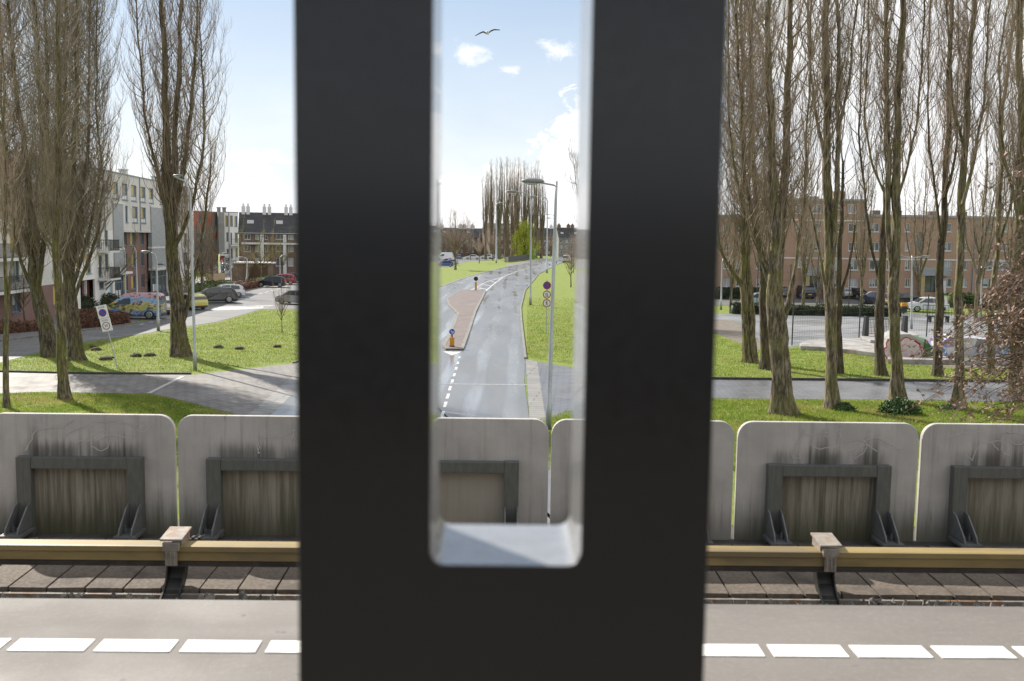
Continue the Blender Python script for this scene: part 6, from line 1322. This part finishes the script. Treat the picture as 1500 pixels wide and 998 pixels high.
# leaning zone sign
b = G(172, 539.5); t = thing('zone_sign', 'leaning pole with two white zone signs, one blue no-parking disc and one 30 ring', 'traffic sign', (b.x, b.y, 0))
tp = PY(149, 449, b.y) - b; ln = math.atan2(tp.x, tp.z); Ln = math.hypot(tp.x, tp.z); t.rotation_euler = (0, ln, 0)
mb = MB(); mb.tube([(0, 0, -.1), (0, 0, Ln)], .032, 8); mb.build('pole', M_LAMP, t)
hw, hp = .265, .68
for k in (0, 1):
    z1 = Ln - k * (hp + .015) + .06; z0 = z1 - hp; p = MB(); p.bb((-hw, -.10, z0), (hw, -.04, z1)); po = p.build('sign_plate', M_WHITE, t, bevel=.01); p = MB(); p.bb((-hw - .004, -.085, z0 + .004), (-hw - .001, -.045, z1 - .004)); p.build('plate_side', M_IRON, po)
    for hx in (0,):
        c = (hx, z0 + hp * .42); layer(po, 'red_ring', M_RED, c, .2, -.101); layer(po, 'sign_face', M_BLUE if k == 0 else M_WHITE, c, .158, -.106)
        if k == 0: bars(po, 'red_bar', M_RED, [((-.11, c[1] + .11), (.11, c[1] - .11), .045)], -.111)
        else: textmesh('30', .2, M_BLACK, po, (0, -.113, c[1]))
    textmesh('ZONE', .12, M_BLACK, po, (0, -.102, z1 - .11))
    if k == 1: po.location.x = .02
# keep-right bollard and the black-backed disc on a yellow post
b = G(662, 510.5); t = thing('traffic_bollard', 'yellow bollard with a round blue keep-right arrow sign at the near end of the island', 'bollard', (b.x, b.y, .12)); sc1 = b.y / F0
zz = lambda py: upz(662, py, b) - .12
mb = MB(); mb.tube([(0, 0, .06), (0, 0, zz(494))], [.16, .16], 14); mb.build('post', M_YELLOW, t, bevel=.01); mb = MB(); mb.tube([(0, 0, -.02), (0, 0, .06)], .17, 14); mb.build('foot', M_IRON, t); mb = MB(); mb.tube([(0, 0, zz(494)), (0, 0, zz(490))], .05, 8); mb.build('neck', M_IRON, t)
z = zz(486); R_ = 4.4 * sc1; d = layer(t, 'sign_disc', M_WHITE, (0, z), R_, -.03, .012); layer(d, 'sign_face', M_BLUE, (0, z), R_ * .92, -.043); bars(d, 'arrow', M_WHITE, [((-.42 * R_, z + .42 * R_), (.2 * R_, z - .2 * R_), .24 * R_), ((.42 * R_, z - .46 * R_), (.42 * R_, z + .2 * R_), .2 * R_), ((.5 * R_, z - .42 * R_), (-.2 * R_, z - .42 * R_), .2 * R_)], -.0475)
b = G(697, 426.5); t = thing('traffic_bollard', 'yellow post with a round black disc on top, at the far end of the island', 'bollard', (b.x, b.y, .12)); sc1 = b.y / F0; H = upz(697, 413, b) - .12; z = upz(697, 408.5, b) - .12
mb = MB(); mb.tube([(0, 0, 0), (0, 0, H)], .14, 12); mb.build('post', M_YELLOW, t); layer(t, 'sign_disc', M_BLACK, (0, z), 3.2 * sc1, -.1, .05)
b = G(1274, 444); 
for px, lab in ((1265, 'left of two yellow rounded blocks beside the dark car'), (1270.5, 'right of two yellow rounded blocks beside the dark car')):
    b = G(px, 444.5); t = thing('street_block', lab, 'traffic block', (b.x, b.y, 0), 0, 'yellow rounded blocks'); mb = MB(); mb.prism([(-.28, 0), (.28, 0), (.25, .35), (.1, .62), (-.1, .62), (-.25, .35)], -.25, .25, 'xz'); mb.build('body', M_YELLOW, t, bevel=.07, seg=3); mb = MB(); mb.ell((0, 0, .64), (.1, .1, .12)); mb.build('knob', M_YELLOW, t)
# advert panel and street sign far away
b = G(781, 379.5); s = b.y / F0; t = thing('advert_panel', 'green and white advert panel standing by the far bend', 'advert panel', (b.x, b.y, 0), .2)
mb = MB(); mb.bb((-4.2 * s, 0, .3), (4.2 * s, .4, 15.5 * s)); mb.build('frame', M_ADG, t, bevel=.1); mb = MB(); mb.bb((-3.1 * s, -.02, 5 * s), (3.2 * s, -.004, 14 * s)); mb.build('poster', M_AD, t); mb = MB(); mb.bb((-2 * s, .1, 0), (2 * s, .3, .29)); mb.build('base', M_IRON, t)
b = G(799, 382); s = b.y / F0; t = thing('street_sign', 'small blue street name sign on a thin pole by the far bend', 'street sign', (b.x, b.y, 0)); H = upz(799, 355, b); mb = MB(); mb.tube([(0, 0, 0), (0, 0, H)], .05, 6); mb.build('pole', M_LAMP, t); mb = MB(); mb.bb((-2 * s, -.1, H - 1.6 * s), (1.6 * s, -.052, H)); mb.build('plate', M_BLUE, t)
# ---------------------------------------------------------------- paved court
def wirefence(label, pts, H, wires=9):
    P = [G(*p) for p in pts]; t = thing('wire_fence', label, 'fence', (P[0].x, P[0].y, 0)); o = P[0]
    for p in P: mb = MB(); mb.tube([(p.x - o.x, p.y - o.y, 0), (p.x - o.x, p.y - o.y, H)], .045, 6); mb.build('post', M_IRON, t)
    mb = MB()
    for a, c in zip(P, P[1:]):
        for k in range(wires): z = .15 + k * (H - .25) / (wires - 1); mb.tube([(a.x - o.x, a.y - o.y, z), (c.x - o.x, c.y - o.y, z)], .008, 3, False)
        n = int((c - a).length / .25)
        for k in range(1, n): q = a.lerp(c, k / n) - o; mb.tube([(q.x, q.y, .12), (q.x, q.y, H - .1)], .004, 3, False)
    mb.build('wire_mesh', M_IRON, t, clean=False); return t
wirefence('thin black wire fence along the near side of the paved court', [(1160, 506), (1209, 502), (1258, 498), (1308, 495.5), (1357, 493.5), (1408, 492), (1460, 491)], 3.2)
wirefence('tall thin wire fence behind the paved court, before the parked cars', [(1069, 459.5), (1108, 459), (1156, 457), (1200, 455), (1243, 452), (1290, 452)], 4.8, 7)
# railing between two dark stone posts
A, B = G(1267, 502), G(1324, 500.5); d = B - A; t = thing('railing', 'black railing between two dark stone posts on the concrete plinth', 'railing', (A.x, A.y, .483), math.atan2(d.y, d.x)); h = 1.15
for x in (0, d.length): mb = MB(); mb.prism([(x - .2, 0), (x + .2, 0), (x + .16, 1.35), (x - .10, 1.42)], -.14, .14, 'xz'); mb.build('stone_post', M_IRON, t, bevel=.02)
mb = MB(); L_ = d.length
mb.bb((.2, -.025, h), (L_ - .2, .025, h + .05)); mb.bb((.2, -.02, .12), (L_ - .2, .02, .16))
for k in range(int((L_ - .4) / .13)): mb.bb((.25 + k * .13, -.012, .16), (.275 + k * .13, .012, h))
mb.build('bars', M_IRON, t, clean=False)
def plinth(label, px, h, mat=M_CONC, z=0., bev=.04):
    P = [G(*p) for p in px]; c = P[0]; o = MB(); o.prism([(p.x - c.x, p.y - c.y) for p in P], 0, h); q = o.build('concrete_plinth', mat, bevel=bev); q.location = (c.x, c.y, z); return tag(q, label, 'plinth')
plinth('low round-edged concrete plinth left of the black railings', [(1172, 513), (1171, 509), (1180, 505), (1197, 502), (1225, 500.5), (1262, 500.5), (1330, 505), (1400, 512), (1400, 531), (1330, 527), (1285, 523.5), (1240, 518), (1200, 514)], .28)
plinth('upper curved concrete step under the black railings', [(1260, 503), (1261, 499), (1275, 496.5), (1300, 494), (1335, 494), (1345, 500), (1335, 508), (1300, 511), (1275, 508.5)], .2, z=.282)
def rampblock(label, a, b, h, dep, prof, mat):
    A, B = G(*a), G(*b); d = B - A; t = thing('skate_ramp', label, 'skate ramp', (A.x, A.y, 0), math.atan2(d.y, d.x), 'graffiti ramps on the court'); mb = MB(); mb.prism([(x * d.length, z * h) for x, z in prof], 0, dep, 'xz'); mb.build('ramp_body', mat, t, bevel=.02); return t, d.length
t, L_ = rampblock('skate ramp with pink and white bubble graffiti outlined in red', (1298, 527), (1352, 528.5), 1.6, 2.5, [(0, 0), (1, 0), (1, .72), (.62, 1), (.3, .98), (.04, .8), (0, .8)], M_CONC)
rs = random.Random(4); r1_, r2_ = MB(), MB()
for k, (u, z, r_) in enumerate([(.1, .45, .42), (.28, .85, .42), (.3, .38, .4), (.5, .5, .46), (.52, 1.05, .36), (.72, .72, .46), (.86, .5, .38), (.12, .9, .34), (.7, 1.05, .26)]):
    x = u * L_; 
    for mb, q, y in ((r1_, r_, -.006 - k * .0004), (r2_, r_ * .82, -.013 - k * .0004)): mb.add([(x + q * math.cos(a) * (1 + .1 * math.sin(3 * a + k)), y, max(.05, z + q * math.sin(a))) for a in [2 * PI * i / 22 for i in range(22)]], [tuple(range(22))])
r1_.build('graffiti_outline', M_GRAFR, t, clean=False); r2_.build('graffiti_fill', M_GRAFW, t, clean=False)
k_ = MB()
for k in range(7):
    x, z = rs.uniform(.15, .95) * L_, rs.uniform(.3, 1.1); a = rs.uniform(0, 3); k_.add([(x, -.02, z), (x + .5 * math.cos(a), -.02, z + .3 * math.sin(a)), (x + .5 * math.cos(a) + .05, -.02, z + .3 * math.sin(a) + .06), (x + .06, -.02, z + .07)], [(0, 1, 2, 3)])
k_.build('graffiti_strokes', M_GRAFR, t, clean=False)
rampblock('green and grey sloping ramp side behind the dark poplar', (1352.5, 528.5), (1378, 529), 1.35, 2.4, [(0, 0), (1, 0), (1, .15), (.1, .95), (0, 1)], M_GRAFG)
rampblock('curved ramp with blue and purple graffiti', (1378.5, 529), (1401, 529.5), 1.35, 2.4, [(0, .55), (.25, .25), (.75, .05), (1, 0), (1, 1), (.3, 1), (.1, .92), (0, .8)], M_GRAF2)
rampblock('long ramp wall with silver and black graffiti behind the beech twigs', (1401.5, 529.5), (1483, 531), 1.45, 2.4, [(0, .2), (1, .2), (1, .85), (.2, 1), (0, 1)], M_GRAF3)
b = plinth('long low concrete ledge under the silver graffiti wall', [(1300, 533), (1300, 529.5), (1490, 532.5), (1490, 536)], .28, bev=.02)
# bench, bin, canopy
b = G(1360, 472); t = thing('bench', 'dark grey backless bench on the paved court', 'bench', (b.x, b.y, 0), .06); s = b.y / F0
mb = MB(); mb.bb((-.2, -.25, .48), (30 * s, .25, .58)); mb.build('seat', M_CPLASTIC, t, bevel=.015)
for x in (0, 10 * s, 27 * s): mb = MB(); mb.bb((x, -.22, 0), (x + .18, .22, .479)); mb.build('leg', M_KERBD, t)
b = G(1323.5, 460); t = thing('litter_bin', 'black litter bin with a yellow lid by the hedge', 'litter bin', (b.x, b.y, 0)); mb = MB(); mb.prism([(-.24, .12), (.24, .12), (.28, .75), (-.28, .75)], -.22, .22, 'xz'); mb.build('body', M_CPLASTIC, t, bevel=.02); mb = MB(); mb.bb((-.29, -.23, .751), (.29, .23, 1.12)); mb.build('lid', M_YELLOW, t, bevel=.03); mb = MB(); mb.bb((-.05, -.05, 0), (.05, .05, .12)); mb.build('post', M_IRON, t)
b = G(1462, 486); s = b.y / F0; t = thing('canopy', 'pale rounded canopy on a short post, behind the beech twigs', 'canopy', (b.x, b.y, 0)); H = upz(1462, 467, b); mb = MB(); mb.ell((0, 0, H), (19 * s, 12 * s, 8 * s), 18, 8); mb.build('roof', M_CWHITE, t, smooth=True); mb = MB(); mb.tube([(0, 0, 0), (0, 0, H)], .09, 8); mb.build('post', M_LAMP, t)
A, B = G(1352, 462), G(1400, 463); d = B - A; t = thing('railing', 'low black railing behind the bench, before the white hatchback', 'railing', (A.x, A.y, 0), math.atan2(d.y, d.x)); mb = MB(); mb.bb((0, -.02, 1.0), (d.length, .02, 1.05)); [mb.bb((k * .3, -.012, 0), (k * .3 + .03, .012, 1.)) for k in range(int(d.length / .3) + 1)]; mb.build('bars', M_IRON, t, clean=False)
# bicycles by the brick front
def bike(label, px, py, rz):
    b = G(px, py); t = thing('bicycle', label, 'bicycle', (b.x, b.y, 0), rz, 'bicycles by the brick front')
    for x in (-.52, .52):
        mb = MB(); mb.tube([(x + .33 * math.cos(a), 0, .35 + .33 * math.sin(a)) for a in [2 * PI * i / 18 for i in range(19)]], .022, 5, False); wo = mb.build('wheel', M_TYRE, t)
    mb = MB(); 
    for a, c in (((-.52, .35), (-.1, .32)), ((-.1, .32), (-.22, .85)), ((-.2, .78), (.38, .78)), ((-.1, .32), (.38, .75)), ((.38, .9), (.52, .35)), ((-.52, .35), (-.2, .75))): mb.tube([(a[0], 0, a[1]), (c[0], 0, c[1])], .018, 6)
    mb.build('frame', M_CBLACK, t); mb = MB(); mb.ell((-.24, 0, .9), (.14, .08, .04), 8, 5); mb.build('saddle', M_CPLASTIC, t); mb = MB(); mb.tube([(.3, -.28, 1.0), (.4, 0, 1.02), (.3, .28, 1.0)], .015, 6); mb.build('handlebar', M_IRON, t)
bike('dark bicycle leaning before the red-brown brick front, left one', 232, 440, .3); bike('dark bicycle before the red-brown brick front, right one', 240, 439, .9)
# gull
p = PY(714, 48.5, 58); s = 58 / F0; t = thing('gull', 'dark-winged gull gliding in the blue sky above the clouds', 'bird', p, 0)
mb = MB(); mb.ell((0, 0, 0), (.085, .26, .08), 10, 8); mb.ell((0, -.27, .03), (.05, .075, .05), 8, 6); mb.prism([(-.05, .2), (.05, .2), (.1, .42), (-.1, .42)], -.01, .012); mb.prism([(-.012, -.33), (.012, -.33), (0, -.4)], .01, .03)
o = mb.build('body', M_CWHITE, t, smooth=True)
for sg, P in ((-1, [(-1, -1), (-6, 1.3), (-11, -.8), (-17.5, -4.6)]), (1, [(1, -.5), (5.5, 3.), (10, 4.6), (18, 4.2)])):
    w = MB(); ch = [.26, .25, .19, .03]; vs = []
    for (x, z), c in zip(P, ch): x *= s; z *= s; vs += [(x, -c * .45, z), (x, c * .55, z - .01), (x, c * .55, z + .012), (x, -c * .45, z + .03)]
    w.add(vs, [(4 * i + k, 4 * i + (k + 1) % 4, 4 * i + 4 + (k + 1) % 4, 4 * i + 4 + k) for i in range(3) for k in range(4)] + [(0, 1, 2, 3), (12, 13, 14, 15)]); w.build('wing', M_FEATH, t)
